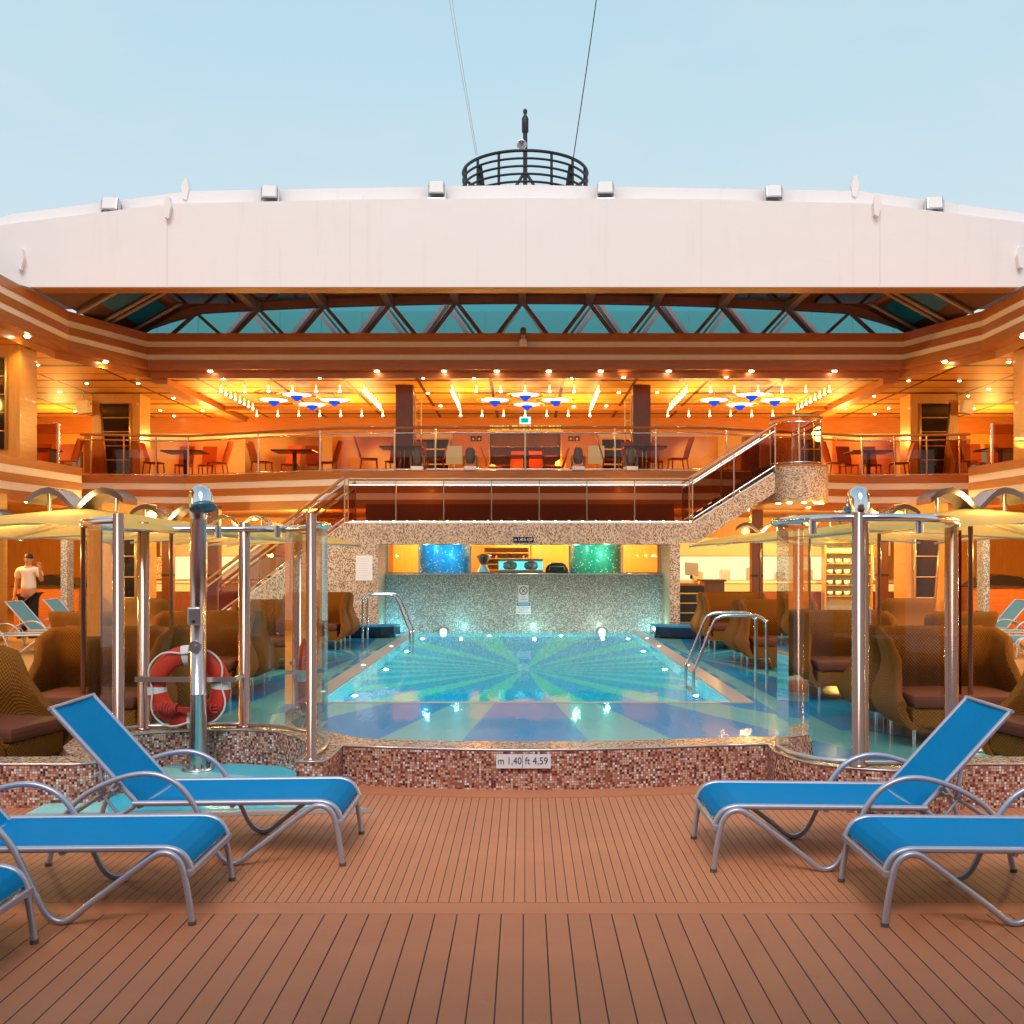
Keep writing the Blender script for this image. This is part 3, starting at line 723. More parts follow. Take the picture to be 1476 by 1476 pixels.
for k, y in enumerate(ys):
    if k: dup(SO, (3.93,y,.004), 0, '%s brown wing sofa on the right of the pool facing the deck' % names[k].capitalize())
    dup(SO, (3.93,y+.98,.004), math.pi, 'brown wing sofa standing back to back with the %s right one' % names[k])
    dup(SO, (-3.93,y-.05,.004), 0, '%s brown wing sofa on the left of the pool facing the deck' % names[k].capitalize())
    dup(SO, (-3.93,y+.93,.004), math.pi, 'brown wing sofa standing back to back with the %s left one' % names[k])
AC.location = (-4.0,7.83,.004); AC.rotation_euler = (0,0,R(78)); AC.location = (-4.02,7.82,.004)
dup(AC, (4.05,7.84,.004), R(-76), 'brown wing armchair at the right edge beside the nearest right sofa')
dup(AC, (-5.5,13.2,.004), R(180), 'dark brown wing armchair beside the pale loungers on the left')
dup(AC, (5.45,13.2,.004), R(180), 'brown wing armchair beside the pale loungers on the right')
dup(AC, (6.3,17.3,.004), R(180), 'far brown wing armchair in front of the upright wood columns on the right')
dup(AC, (-6.3,17.3,.004), R(180), 'far brown wing armchair in front of the upright wood columns on the left')
# low tables between the seats
def low_table(lab, x, y):
    t = thing('side_table', lab, 'table', (x,y,.004), 0, 'small tables between the wing sofas')
    mb = MB(); mb.lathe([(.0,.46),(.28,.46),(.29,.475),(.28,.49),(0,.49)], 24); part('tabletop', mb, A['table'], t, local=True)
    mb = MB(); mb.lathe([(.2,0),(.2,.015),(.03,.03),(.028,.46)], 16); part('pedestal', mb, A['chrome'], t, local=True)
    return t
tb = low_table('small round table in front of the second right sofa', 4.0, 11.55)
for i, (x, y, s_) in enumerate([(-4.0,11.5,'second left'),(4.0,14.8,'third right'),(-4.0,14.75,'third left'),(4.0,18.2,'farthest right'),(-4.0,18.1,'farthest left')]):
    dup(tb, (x,y,.004), 0, 'small round table in front of the %s sofa' % s_)

# ================================================================== square parasols with gull wing tops
def parasol(lab):
    t = thing('parasol', lab, 'parasol', (0,0,0), 0, 'cream parasols beside the pool')
    H = 1.25
    def can(u, v):
        a, b = 2*u-1, 2*v-1; m_ = max(abs(a),abs(b)); q = min(abs(a),abs(b))
        s_ = 1-.16*(m_**2)*(1-(q/m_ if m_ > 1e-6 else 0)**2)
        return (a*H*s_, b*H*s_, 1.90+.24*(1-m_)**1.0+.07*m_*(1-(q/m_ if m_>1e-6 else 1)) )
    mb = MB(); mb.grid(can, 24, 24); part('canopy', mb, A['canvas'], t, local=True)
    mb = MB(); mb.cyl((0,0,.02),(0,0,2.2),.022,12); part('pole', mb, A['wood_dark'], t, local=True)
    mb = MB(); mb.lathe([(.3,0),(.3,.03),(.06,.06),(.05,.1)], 24); part('base', mb, A['steel'], t, local=True)
    for sx in (-1,1):
        for sy in (-1,1):
            mb = MB(); mb.tube([(0,0,2.02),(sx*H*.99,sy*H*.99,1.885)], .011, 6); part('rib', mb, A['steel'], t, local=True)
    for sx in (-1,1):
        # one arched wing, a curved plate 0.34 m deep
        pr = [(0,2.13),(.05,2.18),(.10,2.235),(.16,2.285),(.23,2.31),(.30,2.30),(.37,2.265),(.42,2.22)]
        lo = [(x,z-.055) for x,z in pr]
        mb = MB(); mb.xz([(sx*x,z) for x,z in (pr+lo[::-1])][::sx], -.17, .17); part('wing', mb, A['wing'], t, local=True)
        mb = MB(); mb.cyl((sx*.30,0,2.10),(sx*.30,0,2.27),.018,8); part('strut', mb, A['steel'], t, local=True)
    return t
A['wing'] = plain('polished_bronze', (.55,.46,.42,1), .18, 1, .1)
PR = parasol('nearest left cream parasol with a chrome gull wing top')
PR.location = (-3.95,9.3,.004)
for k, y in enumerate([9.3,12.2,15.2,18.4]):
    if k: dup(PR, (-4.15,y,.004), R(3*k), '%s left cream parasol with a gull wing top, counted from the deck' % names[k].capitalize())
    dup(PR, (3.98 if k == 0 else 4.15,y,.004), R(-3*k), '%s right cream parasol with a gull wing top, counted from the deck' % names[k].capitalize())
for sx, w in ((-1,'left'),(1,'right')):
    dup(PR, (sx*6.7,9.9,.004), R(sx*4), 'cream parasol at the %s picture edge, out over the side deck' % w)
    dup(PR, (sx*6.9,13.1,.004), R(sx*2), 'cream parasol over the %s side deck beside the pale loungers' % w)

# ================================================================== pool ladders
def ladder(lab, x, y, sx):
    """rails arch from the side deck (x outside) into the pool; sx=-1 for the left side"""
    t = thing('pool_ladder', lab, 'pool ladder', (x,y,0), 0, 'pool ladders')
    for k in (0, 1):
        yy = k*.62
        pts = [(.62*sx,yy,0),(.62*sx,yy,.80),(.60*sx,yy,.90),(.50*sx,yy,.96),(.38*sx,yy,.965),(.12*sx,yy,.965),(.02*sx,yy,.94),(-.06*sx,yy,.85),(-.26*sx,yy,.35),(-.30*sx,yy,.26),(-.30*sx,yy,-.08)]
        mb = MB(); mb.tube(smoothpath(pts,4), .021, 12); part('handrail', mb, A['chrome'], t, local=True)
    mb = MB()
    for z in (-.03,): mb.box(min(-.33*sx,-.27*sx),max(-.33*sx,-.27*sx),.0,.62,z-.012,z+.012)
    part('tread', mb, A['steel'], t, local=True)
    return t
ladder('chrome pool ladder over the right pool edge in front of the brown sofas', 2.42, 13.1, 1)
ladder('chrome pool ladder at the far left corner of the pool beside the tiled wall', -2.55, 20.3, -1)
# grilles and lamps in the pool
for i, x in enumerate((-1.15, 1.35)):
    mb = MB()
    for k in range(9): mb.box(x-.36+.08*k, x-.31+.08*k, 22.4, 22.9, -1.398, -1.37)
    single('drain_grille', mb, A['steel'], 'slotted drain grille under the water at the far %s of the pool' % ('left','right')[i], 'grille')
# ================================================================== mosaic wall at the far end of the pool
YW = 22.2; YR = 23.40
def kx(x): return x*.949
def kz(z): return z if z < .1 else 1.7+(z-1.7)*.949
def kk(p): return [(kx(x), kz(z)) for x, z in p]
bw = thing('mosaic_wall', 'tall beige and brown mosaic wall with a serving window at the far end of the pool', 'wall', (0,YW,0))
mb = MB()
mb.xz(kk([(-7.45,0),(-3.31,0),(-3.31,2.46),(-4.07,2.46),(-7.45,.02)]), YW, YW+.34)
mb.box(kx(-3.8),kx(-3.31),YW+.34,YR+.3,0,kz(2.46))
mb.xz(kk([(3.25,0),(3.48,0),(3.48,2.02),(3.87,2.02),(5.62,3.15),(5.62,3.59),(3.79,2.46),(3.25,2.46)]), YW, YW+.34)
mb.box(kx(3.25),kx(3.48),YW+.34,YR+.3,0,kz(2.46))
mb.box(kx(-3.309),kx(3.249),YW,YR+.1,kz(1.99),kz(2.46))
part('tiled_face', mb, A['mosaic_far'], bw)
mb = MB(); mb.box(-3.138,3.082,YR,YR+.2,-.1,1.30); part('recess_panel', mb, A['mosaic_grey'], bw)
mb = MB(); mb.box(-3.136,3.08,YR-.04,YR+.28,1.302,1.33); part('sill', mb, A['steel'], bw)
mb = MB(); mb.tube([(kx(-7.47),YW+.17,.03),(kx(-4.07),YW+.17,kz(2.475)),(kx(3.79),YW+.17,kz(2.475)),(kx(5.62),YW+.17,kz(3.605))], .022, 6); part('edge_trim', mb, A['cream'], bw)
# serving window: frame posts and pane
for x in (-3.11,-2.40,-1.23,1.0,2.2,3.05):
    mb = MB(); mb.box(x-.018,x+.018,YR+.08,YR+.12,1.332,1.952); part('window_post', mb, A['steel'], bw)
mb = MB(); mb.face([(-3.1,YR+.10,1.332),(3.04,YR+.10,1.332),(3.04,YR+.10,1.95),(-3.1,YR+.10,1.95)]); part('window_pane', mb, A['glass'], bw)
# pieces of the bar behind the window
mb = MB(); mb.box(-3.3,3.3,24.2,25.0,1.28,1.34); mb.box(-3.3,3.3,24.4,24.8,0,1.28); single('bar_counter', mb, A['table'], 'dark counter running behind the serving window', 'counter')
for x, mt, c in ((-1.90,'mosaic_blue','blue'),(1.66,'mosaic_green','green')):
    mb = MB()
    vs = 28
    pth = [(x+.60*math.cos(R(180+180*i/vs)), 24.45+.45*math.sin(R(180+180*i/vs))) for i in range(vs+1)]
    mb.ribbon(pth, .0, 2.4)
    for i in range(len(mb.sm)): mb.sm[i] = True
    single('tiled_column', mb, A[mt], 'rounded %s mosaic column with white dots behind the serving window' % c, 'column')
mb = MB(); mb.box(-3.5,3.5,27.6,27.7,0,2.88); single('back_wall', mb, A['wood_v'], 'warm lit wooden wall behind the serving window bar', 'wall')
# juice dispenser
t = thing('drink_dispenser', 'teal glowing drink dispenser with two bowls in the serving window', 'dispenser', (-.1,24.5,1.34))
mb = MB(); mb.box(-.62,.42,24.3,24.7,1.342,1.40); mb.box(-.62,.42,24.3,24.7,1.60,1.66); part('housing', mb, A['steel'], t)
mb = MB(); mb.box(-.60,.40,24.62,24.66,1.402,1.598); part('lit_back', mb, A['teal_lit'], t)
for x in (-.36,.14):
    mb = MB(); mb.lathe([(.0,1.402),(.12,1.41),(.17,1.47),(.16,1.56),(.06,1.598)], 18, Matrix.Translation((x,24.46,0))); part('bowl', mb, A['mosaic_grey'], t)
for x in (-.6,-.11,.39):
    mb = MB(); mb.box(x-.02,x+.02,24.29,24.33,1.402,1.598); part('post', mb, A['teal_lit'], t)
t = thing('juice_blender', 'glass funnel topped blender standing left in the serving window', 'blender', (-.98,24.5,1.34))
mb = MB(); mb.lathe([(.15,1.342),(.13,1.40),(.07,1.52)], 16, Matrix.Translation((-.98,24.5,0))); part('base', mb, A['paper'], t)
mb = MB(); mb.lathe([(.06,1.522),(.09,1.56),(.17,1.70),(.18,1.72)], 16, Matrix.Translation((-.98,24.5,0))); part('funnel', mb, A['steel'], t)
mb = MB(); mb.lathe([(.18,1.722),(.15,1.75),(.06,1.78)], 16, Matrix.Translation((-.98,24.5,0))); part('lid', mb, A['gold'], t)
t = thing('grill', 'dark rounded grill hood beside the drink dispenser in the serving window', 'grill', (.82,24.5,1.34))
mb = MB(); mb.xz([(.48,1.342),(1.0,1.342),(1.0,1.42),(.94,1.52),(.86,1.57),(.62,1.57),(.54,1.52),(.48,1.42)], 24.3, 24.7); part('hood', mb, A['black'], t)
mb = MB(); mb.tube([(.56,24.28,1.40),(.58,24.25,1.48),(.9,24.25,1.48),(.92,24.28,1.40)], .012, 6); part('handle', mb, A['steel'], t)
mb = MB()
t = thing('bar_shelf', 'gold framed bottle shelf seen through the middle of the serving window', 'shelf', (-.5,27.4,0))
for z in (1.35,1.5,1.65,1.8,1.95): mb.box(-1.1,.1,27.3,27.55,z,z+.02)
part('shelf_board', mb, A['gold'], t)
mb = MB()
for x in (-1.12,.1): mb.box(x,x+.03,27.3,27.55,1.0,2.2)
part('upright', mb, A['gold'], t)
for k in range(9):
    x = -1.0+.12*k; z = (1.37,1.52,1.67)[k%3]
    t = thing('bottle', 'small bottle on the gold framed shelf behind the bar', 'bottle', (x,27.42,z), 0, 'bottles behind the bar')
    mb = MB(); mb.lathe([(.03,0),(.03,.07),(.012,.10)],10); part('body', mb, A['darkglass'] if k%2 else A['orange'], t, local=True)
    mb = MB(); mb.lathe([(.012,.1),(.012,.125)],8); part('cap', mb, A['gold'], t, local=True)
# signs on the wall
sg = thing('depth_sign', 'small dark plate with white pool depth lettering above the serving window', 'sign', (0,YW-.01,2.07))
mb = MB(); mb.box(-.255,.18,YW-.018,YW-.002,2.012,2.127); part('plate', mb, A['navy'], sg)
textmesh('m 1,40 ft 4,59', .10, A['paper'], 'lettering', sg, (-.037,YW-.02,2.07), width=.38)
sg = thing('no_diving_sign', 'white no diving sign with a red ring on the grey mosaic', 'sign', (-.045,YR-.02,.78))
yy = YR-.002
mb = MB(); mb.box(-.155,.075,yy-.012,yy,.70,1.07); part('plate', mb, A['plate'], sg)
M = Matrix.Translation((-.04,yy-.013,.945)) @ Matrix.Rotation(R(90),4,'X')
mb = MB(); mb.lathe([(.075,0),(.075,.004),(.095,.004),(.095,0)],28,M,caps=False); part('ring', mb, A['maroon'], sg)
mb = MB(); mb.tube([(-.085,yy-.014,.99),(.005,yy-.014,.90)],.008,6); mb.tube([(.005,yy-.014,.99),(-.04,yy-.014,.945),(-.075,yy-.014,.90)],.008,6); part('symbol', mb, A['ink'], sg)
textmesh('NO', .05, A['ink'], 'lettering', sg, (-.04,yy-.014,.80)); textmesh('DIVING', .05, A['ink'], 'lettering', sg, (-.04,yy-.014,.745))
sg = thing('warning_sign', 'white sign with a blue warning band under the no diving sign', 'sign', (-.045,YR-.02,.44))
mb = MB(); mb.box(-.205,.125,yy-.012,yy,.42,.685); part('plate', mb, A['plate'], sg)
mb = MB(); mb.box(-.195,.115,yy-.015,yy-.0125,.60,.675); part('band', mb, A['blue'], sg)
textmesh('WARNING', .055, A['paper'], 'lettering', sg, (-.04,yy-.017,.637), width=.24)
textmesh('NO LIFEGUARD', .04, A['ink'], 'lettering', sg, (-.04,yy-.014,.56), width=.27)
textmesh('ON DUTY', .04, A['ink'], 'lettering', sg, (-.04,yy-.014,.51), width=.2)
textmesh('BEWARE', .04, A['ink'], 'lettering', sg, (-.04,yy-.014,.46), width=.27)
nb = thing('notice_board', 'blank white notice sheet fixed to the mosaic left of the serving window', 'notice', (-3.43,YW-.01,1.2))
mb = MB(); mb.box(-3.61,-3.255,YW-.016,YW-.002,1.20,1.735); part('sheet', mb, A['paper'], nb)
mb = MB()
for k in range(9): mb.box(-3.58,-3.30-.03*(k%3),YW-.018,YW-.0165,1.66-.05*k,1.666-.05*k)
part('printed_lines', mb, plain('faint_print', S(200,196,196), .6, 0, .02), nb)
# navy ledges both sides of the pool's far end
for sx, w in ((-1,'left'),(1,'right')):
    t = thing('pool_ledge', 'curved navy tiled ledge with a pale blue top at the far %s pool corner' % w, 'ledge', (sx*3.6,21.9,0))
    a = [(sx*x, y) for x, y in ((4.7,22.19),(2.68,22.19),(2.64,22.0),(2.75,21.8),(3.0,21.65),(3.4,21.6),(4.7,21.6))]
    if sx > 0: a = [(sx*x, y) for x, y in ((4.7,22.19),(2.68,22.19),(2.64,22.0),(2.72,21.75),(3.05,21.5),(3.6,21.3),(4.7,21.2))]
    mb = MB(); mb.ribbon(a, .07, .24, True); mb.ribbon([(p[0]*1.02+sx*.06,p[1]+.12) for p in a[2:]], 0.0, .07); part('face', mb, A['navy'], t)
    mb = MB(); mb.slab(a, .242, .28); part('ledge_top', mb, A['blue'], t)
# underwater lamps
for x, w in ((-1.83,'left'),(1.72,'right')):
    t = thing('pool_lamp', 'bright round lamp at the foot of the grey mosaic, %s of the signs' % w, 'lamp', (x,YR-.1,0))
    M = Matrix.Translation((x,YR-.12,.03)) @ Matrix.Rotation(R(58),4,'X')
    mb = MB(); mb.lathe([(.0,0),(.07,0),(.07,.012),(0,.012)],20,M); part('lens', mb, A['lampc'], t)
    mb = MB(); mb.lathe([(.09,-.03),(.12,-.02),(.12,.01),(.09,.014)],20,M,caps=False); part('rim', mb, A['steel'], t)
for i, (x, y) in enumerate([(-2.52,13.0),(-2.52,16.2),(-2.52,19.6),(2.52,16.2),(2.52,19.6),(2.52,21.5)]):
    mb = MB(); mb.lathe([(.035,0),(.035,.012),(.02,.016),(0,.016)],10,Matrix.Translation((x,y,.0165)))
    single('edge_lamp', mb, A['lampc'], 'tiny bright lamp along the %s pool edge' % ('left' if x < 0 else 'right'), 'lamp', 'pool edge lamps')
# string of small lamps along the wall top
for k in range(26):
    x = -3.70+.29*k
    mb = MB(); mb.lathe([(.012,2.455),(.016,2.465),(.016,2.475),(.008,2.485)],10,Matrix.Translation((x,YW+.17,0)))
    single('marker_light', mb, A['lampl'], 'one of the row of tiny warm lights along the top of the mosaic wall', 'light', 'lights along the mosaic wall top')

# ================================================================== landing behind the wall, stairs
mb = MB(); mb.slab([(-3.86,YW+.345),(3.60,YW+.345),(3.60,25.3),(-3.86,25.3)], 2.30, 2.38); single('landing', mb, A['wood_dark'], 'stair landing just behind the top of the mosaic wall', 'landing')
mb = MB(); mb.box(-3.86,3.6,25.2,25.26,2.39,2.985); single('landing_bulkhead', mb, A['wood_dark'], 'dark panelled bulkhead at the back of the stair landing', 'panel')
def rail(name, label, path, z0, postat, panes, low=.06, h=1.0, wood_top=True, group=None, gl='glass_rail', thin=.013):
    """balustrade along a polyline; path points carry their own floor height"""
    t = thing(name, label, 'railing', path[0] if len(path[0]) == 3 else path[0]+(z0,), 0, group)
    P3 = [Vector(p if len(p) == 3 else (p[0],p[1],z0)) for p in path]
    mb = MB(); mb.tube([p+Vector((0,0,h)) for p in P3], .034, 10); part('handrail', mb, A['handrail' if wood_top else 'chrome'], t)
    mb = MB(); mb.tube([p+Vector((0,0,h-.13)) for p in P3], .022, 8); part('under_rail', mb, A['chrome'], t)
    mb = MB(); mb.tube([p+Vector((0,0,low)) for p in P3], .018, 8); part('foot_rail', mb, A['chrome'], t)
    segs = [(P3[i+1]-P3[i]).length for i in range(len(P3)-1)]
    def at(s):
        for i, L in enumerate(segs):
            if s <= L or i == len(segs)-1: return P3[i].lerp(P3[i+1], s/L)
            s -= L
    tot = sum(segs)
    for f in postat:
        p = at(f*tot if f <= 1 else f)
        mb = MB(); mb.box(p.x-thin,p.x+thin,p.y-.02,p.y+.02,p.z,p.z+h-.02); part('post', mb, A['rpost'], t)
    for i in range(len(P3)-1):
        a, b = P3[i], P3[i+1]
        mb = MB(); mb.face([a+Vector((0,.004,low+.02)), b+Vector((0,.004,low+.02)), b+Vector((0,.004,h-.15)), a+Vector((0,.004,h-.15))]); part('pane', mb, A[gl], t)
    return t
rail('balustrade', 'brown glass balustrade with chrome posts on the landing above the mosaic wall', [(-3.84,YW+.4),(-1.75,YW+.4),(1.42,YW+.4),(3.56,YW+.4)], 2.39, [0,.14,.28,.42,.56,.70,.84,1], True, .08, 1.0, True, None, 'glass_brown', .011)
# stairs: up to the right, down to the left
def stairs(label, x0, z0, x1, z1, y0, y1, n):
    t = thing('staircase', label, 'stairs', (x0,y0,min(z0,z1)))
    mb = MB(); dx = (x1-x0)/n; dz = (z1-z0)/n
    for k in range(n):
        xa, xb = sorted((x0+k*dx, x0+(k+1)*dx)); z = z0+(k+1)*dz if dz > 0 else z0+k*dz
        mb.box(xa, xb, y0, y1, z-.05, z)
    part('treads', mb, A['wood_dark'], t)
    mb = MB()
    for k in range(n):
        x = x0+k*dx if dz > 0 else x0+(k)*dx; z = z0+(k+1)*dz if dz > 0 else z0+k*dz
        mb.box(x-.012, x+.012, y0+.01, y1-.01, z-abs(dz)-.002, z-.052)
    part('risers', mb, A['table'], t)
    mb = MB(); d = .30
    for yy in (y1+.002,):
        mb.xz([(x0,z0-d),(x1,z1-d),(x1,z1+.06),(x0,z0+.06)] if x1 > x0 else [(x1,z1-d),(x0,z0-d),(x0,z0+.06),(x1,z1+.06)], yy, yy+.08)
    part('stringer', mb, A['cream'], t)
    return t
stairs('staircase climbing right from the landing to the round balcony', 3.61, 2.39, 5.35, 3.66, YW+.36, YW+1.5, 8)
stairs('staircase leading down to the left behind the mosaic wall', -3.87, 2.38, -7.07, 0.02, YW+.36, YW+1.5, 13)
for y, z, w in ((YW+.17,0,'front'),(YW+1.62,0,'rear')):
    rail('stair_railing', '%s sloping handrail with glass on the right staircase' % w, [(kx(3.79),y,kz(2.44)),(kx(5.66),y,kz(3.64))], 0, [0,.5,1], True, .12, 1.0, True, 'stair railings')
    rail('stair_railing', '%s sloping handrail with glass on the left descending staircase' % w, [(kx(-4.09),y,kz(2.46)),(kx(-7.4),y,.06)], 0, [0,.35,.7,1], True, .12, 1.0, True, 'stair railings')
# round mosaic balcony at the stair head
t = thing('round_balcony', 'round mosaic clad balcony at the head of the right staircase', 'balcony', (6.0,22.9,2.85))
def drum(r): return [(5.63,24.9)]+[(6.32+r*math.cos(R(a)), 24.1+r*math.sin(R(a))) for a in range(180,361,10)]+[(6.32+r,25.6)]
pth = [(5.352,23.7)]+[(6.0+.645*math.cos(R(a)), 22.9+.645*math.sin(R(a))) for a in range(180,361,10)]+[(6.645,25.2)]
mb = MB(); mb.ribbon(pth, 2.93, 3.65)
part('mosaic_drum', mb, A['mosaic_far'], t)
mb = MB(); mb.slab(pth+[(5.352,25.2)], 3.651, 3.69); part('rim', mb, A['wood'], t)
mb = MB(); mb.slab(pth+[(5.352,25.2)], 2.88, 2.929); part('soffit', mb, A['gold'], t)
rail('balcony_railing', 'curved glass railing round the mosaic balcony', [(5.42,23.0)]+[(6.0+.50*math.cos(R(a)), 22.9+.50*math.sin(R(a))) for a in range(200,361,20)]+[(6.50,25.2)], 3.70, [0.0,.2,.4,.55,.75,1], True, .05, 1.05, True)
for k in range(5):
    a = R(200+35*k); mb = MB(); mb.lathe([(0,2.86),(.05,2.86),(.05,2.878),(0,2.878)],10,Matrix.Translation((6.0+.5*math.cos(a),22.9+.5*math.sin(a),0)))
    single('downlight', mb, A['lampw'], 'small downlight under the round mosaic balcony', 'light', 'downlights under the round balcony')

# ================================================================== upper deck
ZF = 3.80
half = [(-10.75,9),(-10.72,21.6),(-10.52,24.6),(-11.4,24.75),(-11.42,26.8),(-8.85,27.15),(-4.55,25.45),(-2.2,25.35)]
EDGE = half+[(-x,y) for x,y in half[::-1]]
ud = thing('upper_deck', 'upper deck floor with wood and cream banded edge above the pool bar', 'deck', (0,30,2.9))
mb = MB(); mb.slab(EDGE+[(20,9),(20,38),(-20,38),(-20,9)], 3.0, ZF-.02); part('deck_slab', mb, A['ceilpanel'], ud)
def offset(path, d):
    out = []
    for i, p in enumerate(path):
        a = Vector(path[max(i-1,0)]); b = Vector(path[min(i+1,len(path)-1)]); t = (b-a).normalized()
        out.append((p[0]+t.y*d, p[1]-t.x*d))
    return out
def bands(path, zs, parent):
    for k in range(len(zs)-1):
        z1, z0 = zs[k], zs[k+1]; wd = k % 2 == 0
        d = .05 if wd else .03
        f = offset(path, d); mb = MB(); mb.ribbon(f, z0+.001, z1-.001)
        # lips above and below the proud bands
        if wd:
            for i in range(len(f)-1):
                for z in (z0+.001, z1-.001):
                    mb.face([(f[i][0],f[i][1],z),(f[i+1][0],f[i+1][1],z),(path[i+1][0],path[i+1][1],z),(path[i][0],path[i][1],z)])
        part('wood_band' if wd else 'cream_band', mb, A['wood'] if wd else A['cream'], parent)
bands(EDGE, [3.81,3.62,3.45,3.27,3.10,2.88], ud)
mb = MB(); mb.slab([(-20,27.3),(20,27.3),(20,38),(-20,38)], ZF-.019, ZF); part('floor_covering', mb, A['wood_dark'], ud)
# railing along the upper deck edge
E2 = offset(EDGE, -.12)
rail('upper_railing', 'wood topped glass railing along the centre of the upper deck', E2[5:11], ZF, [.0,.12,.22,.325,.38,.5,.62,.675,.775,.88,1.0], True, .05, 1.07, True, None, 'glass_rail', .018)
rail('upper_railing', 'glass railing on the left bay of the upper deck', [E2[4],E2[5]], ZF, [.1,.4,.7], True, .05, 1.07, True)
rail('upper_railing', 'glass railing on the right bay of the upper deck', [E2[10],E2[11]], ZF, [.3,.6,.9], True, .05, 1.07, True)
for sx, w in ((-1,'left'),(1,'right')):
    t = thing('wind_screen', 'tall bronze glass wind screen with chrome post at the %s side of the upper deck' % w, 'glass screen', (sx*10.9,24.3,ZF))
    mb = MB(); mb.face([(sx*11.6,24.3,ZF+.05),(sx*10.95,24.3,ZF+.05),(sx*10.95,24.3,ZF+1.0),(sx*11.6,24.3,ZF+1.0)]); part('pane', mb, A['glass_brown'], t)
    mb = MB(); mb.cyl((sx*10.9,24.3,ZF),(sx*10.9,24.3,ZF+1.02),.035,12); part('post', mb, A['chrome'], t)
    mb = MB(); mb.tube([(sx*10.9,24.3,ZF+1.02),(sx*11.8,24.3,ZF+1.02)],.025,8); part('top_rail', mb, A['chrome'], t)

# ceiling level with its banded fascia
ZC = 6.33
ch = [(-10.62,8),(-10.62,24.1),(-9.6,26.5)]
CE = ch+[(-x,y) for x,y in ch[::-1]]
ce = thing('ceiling_deck', 'amber panelled ceiling with wood and cream striped fascia round the opening', 'ceiling', (0,30,ZC))
mb = MB(); mb.slab(CE+[(20,8),(20,37),(-20,37),(-20,8)], 6.476, 7.38); part('ceiling_slab', mb, A['wood_dark'], ce)
bands(CE, [7.395,7.18,7.035,6.85,6.717,6.47], ce)
mb = MB(); f = offset(CE, -.28); f2 = offset(CE, .05)
for i in range(len(f)-1):
    mb.face([(f2[i][0],f2[i][1],6.472),(f2[i+1][0],f2[i+1][1],6.472),(f[i+1][0],f[i+1][1],6.472),(f[i][0],f[i][1],6.472)])
mb.ribbon(f, 6.30, 6.472); part('soffit_lip', mb, A['wood'], ce)
# ceiling panels laid in a grid with dark joints
m, nt, b = nodes('ceiling_grid')
v = uvmap(nt); sp_ = N(nt,'ShaderNodeSeparateXYZ'); nt.links.new(v, sp_.inputs[0])
def line(o, pitch, w, ph=0): 
    fr = math_(nt,'FRACT',math_(nt,'ADD',math_(nt,'DIVIDE',o,pitch),ph)); return math_(nt,'LESS_THAN',fr,w/pitch)
g = math_(nt,'MAXIMUM',line(sp_.outputs[0],1.9,.09,.5),math_(nt,'MAXIMUM',line(sp_.outputs[1],1.05,.085),line(sp_.outputs[1],2.1,.17,.08)))
n_ = noise(nt, uvmap(nt,1.5,12), 2, 4)
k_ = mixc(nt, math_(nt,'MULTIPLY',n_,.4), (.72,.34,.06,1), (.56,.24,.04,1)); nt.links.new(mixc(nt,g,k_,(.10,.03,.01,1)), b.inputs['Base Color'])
b.inputs['Roughness'].default_value = .55; b.inputs['Specular IOR Level'].default_value = .25; bump(nt,b,math_(nt,'SUBTRACT',1.0,g),.5,.02)
A['ceil'] = m
mb = MB(); mb.face([(x,y,ZC) for x,y in f+[(20,8),(20,37),(-20,37),(-20,8)]][::-1])
mb2 = MB(); pl = f+[(20,8),(20,37),(-20,37),(-20,8)]
for t3 in tessellate_polygon([[Vector((a,b_,0)) for a,b_ in pl]]): mb2.face([(pl[i][0],pl[i][1],ZC) for i in t3], [pl[i] for i in t3])
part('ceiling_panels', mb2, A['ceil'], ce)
for sx in (-1,1):
    mb = MB(); mb.box(min(sx*9.25,sx*9.65),max(sx*9.25,sx*9.65),26.9,34.5,6.17,ZC-.002); part('beam', mb, A['wood'], ce)
for y in (31.9,):
    mb = MB(); mb.box(-9.2,9.2,y,y+.25,6.22,ZC-.002); part('beam', mb, A['wood'], ce)
# upper back wall
uw = thing('saloon_wall', 'cream upper deck back wall with wooden frieze and dark windows', 'wall', (0,34.6,ZF))
mb = MB(); mb.box(-12.6,-1.25,34.6,34.8,ZF,5.8); mb.box(1.25,12.6,34.6,34.8,ZF,5.8); part('cream_panel', mb, A['cream'], uw)
mb = MB(); mb.box(-20,20,34.5,34.8,5.801,ZC-.003); part('frieze', mb, A['wood'], uw)
mb = MB(); mb.box(-20,-12.61,34.6,34.8,ZF,5.8); mb.box(12.61,20,34.6,34.8,ZF,5.8); mb.box(-2.4,-1.2,34.5,34.598,ZF,5.8); mb.box(1.2,2.4,34.5,34.598,ZF,5.8); part('wood_panel', mb, A['wood_v'], uw)
for sx in (-1,1):
    mb = MB(); mb.box(min(sx*2.55,sx*3.85),max(sx*2.55,sx*3.85),34.52,34.598,4.05,5.6); w_ = part('window', mb, A['darkglass'], uw)
    mb = MB()
    for z in (4.02,4.75,5.25,5.6): mb.box(min(sx*2.5,sx*3.9),max(sx*2.5,sx*3.9),34.48,34.518,z,z+.05)
    for x in (2.5,3.86): mb.box(min(sx*x,sx*(x+.05)),max(sx*x,sx*(x+.05)),34.47,34.52,4.0,5.66)
    part('window_frame', mb, A['gold'], w_)
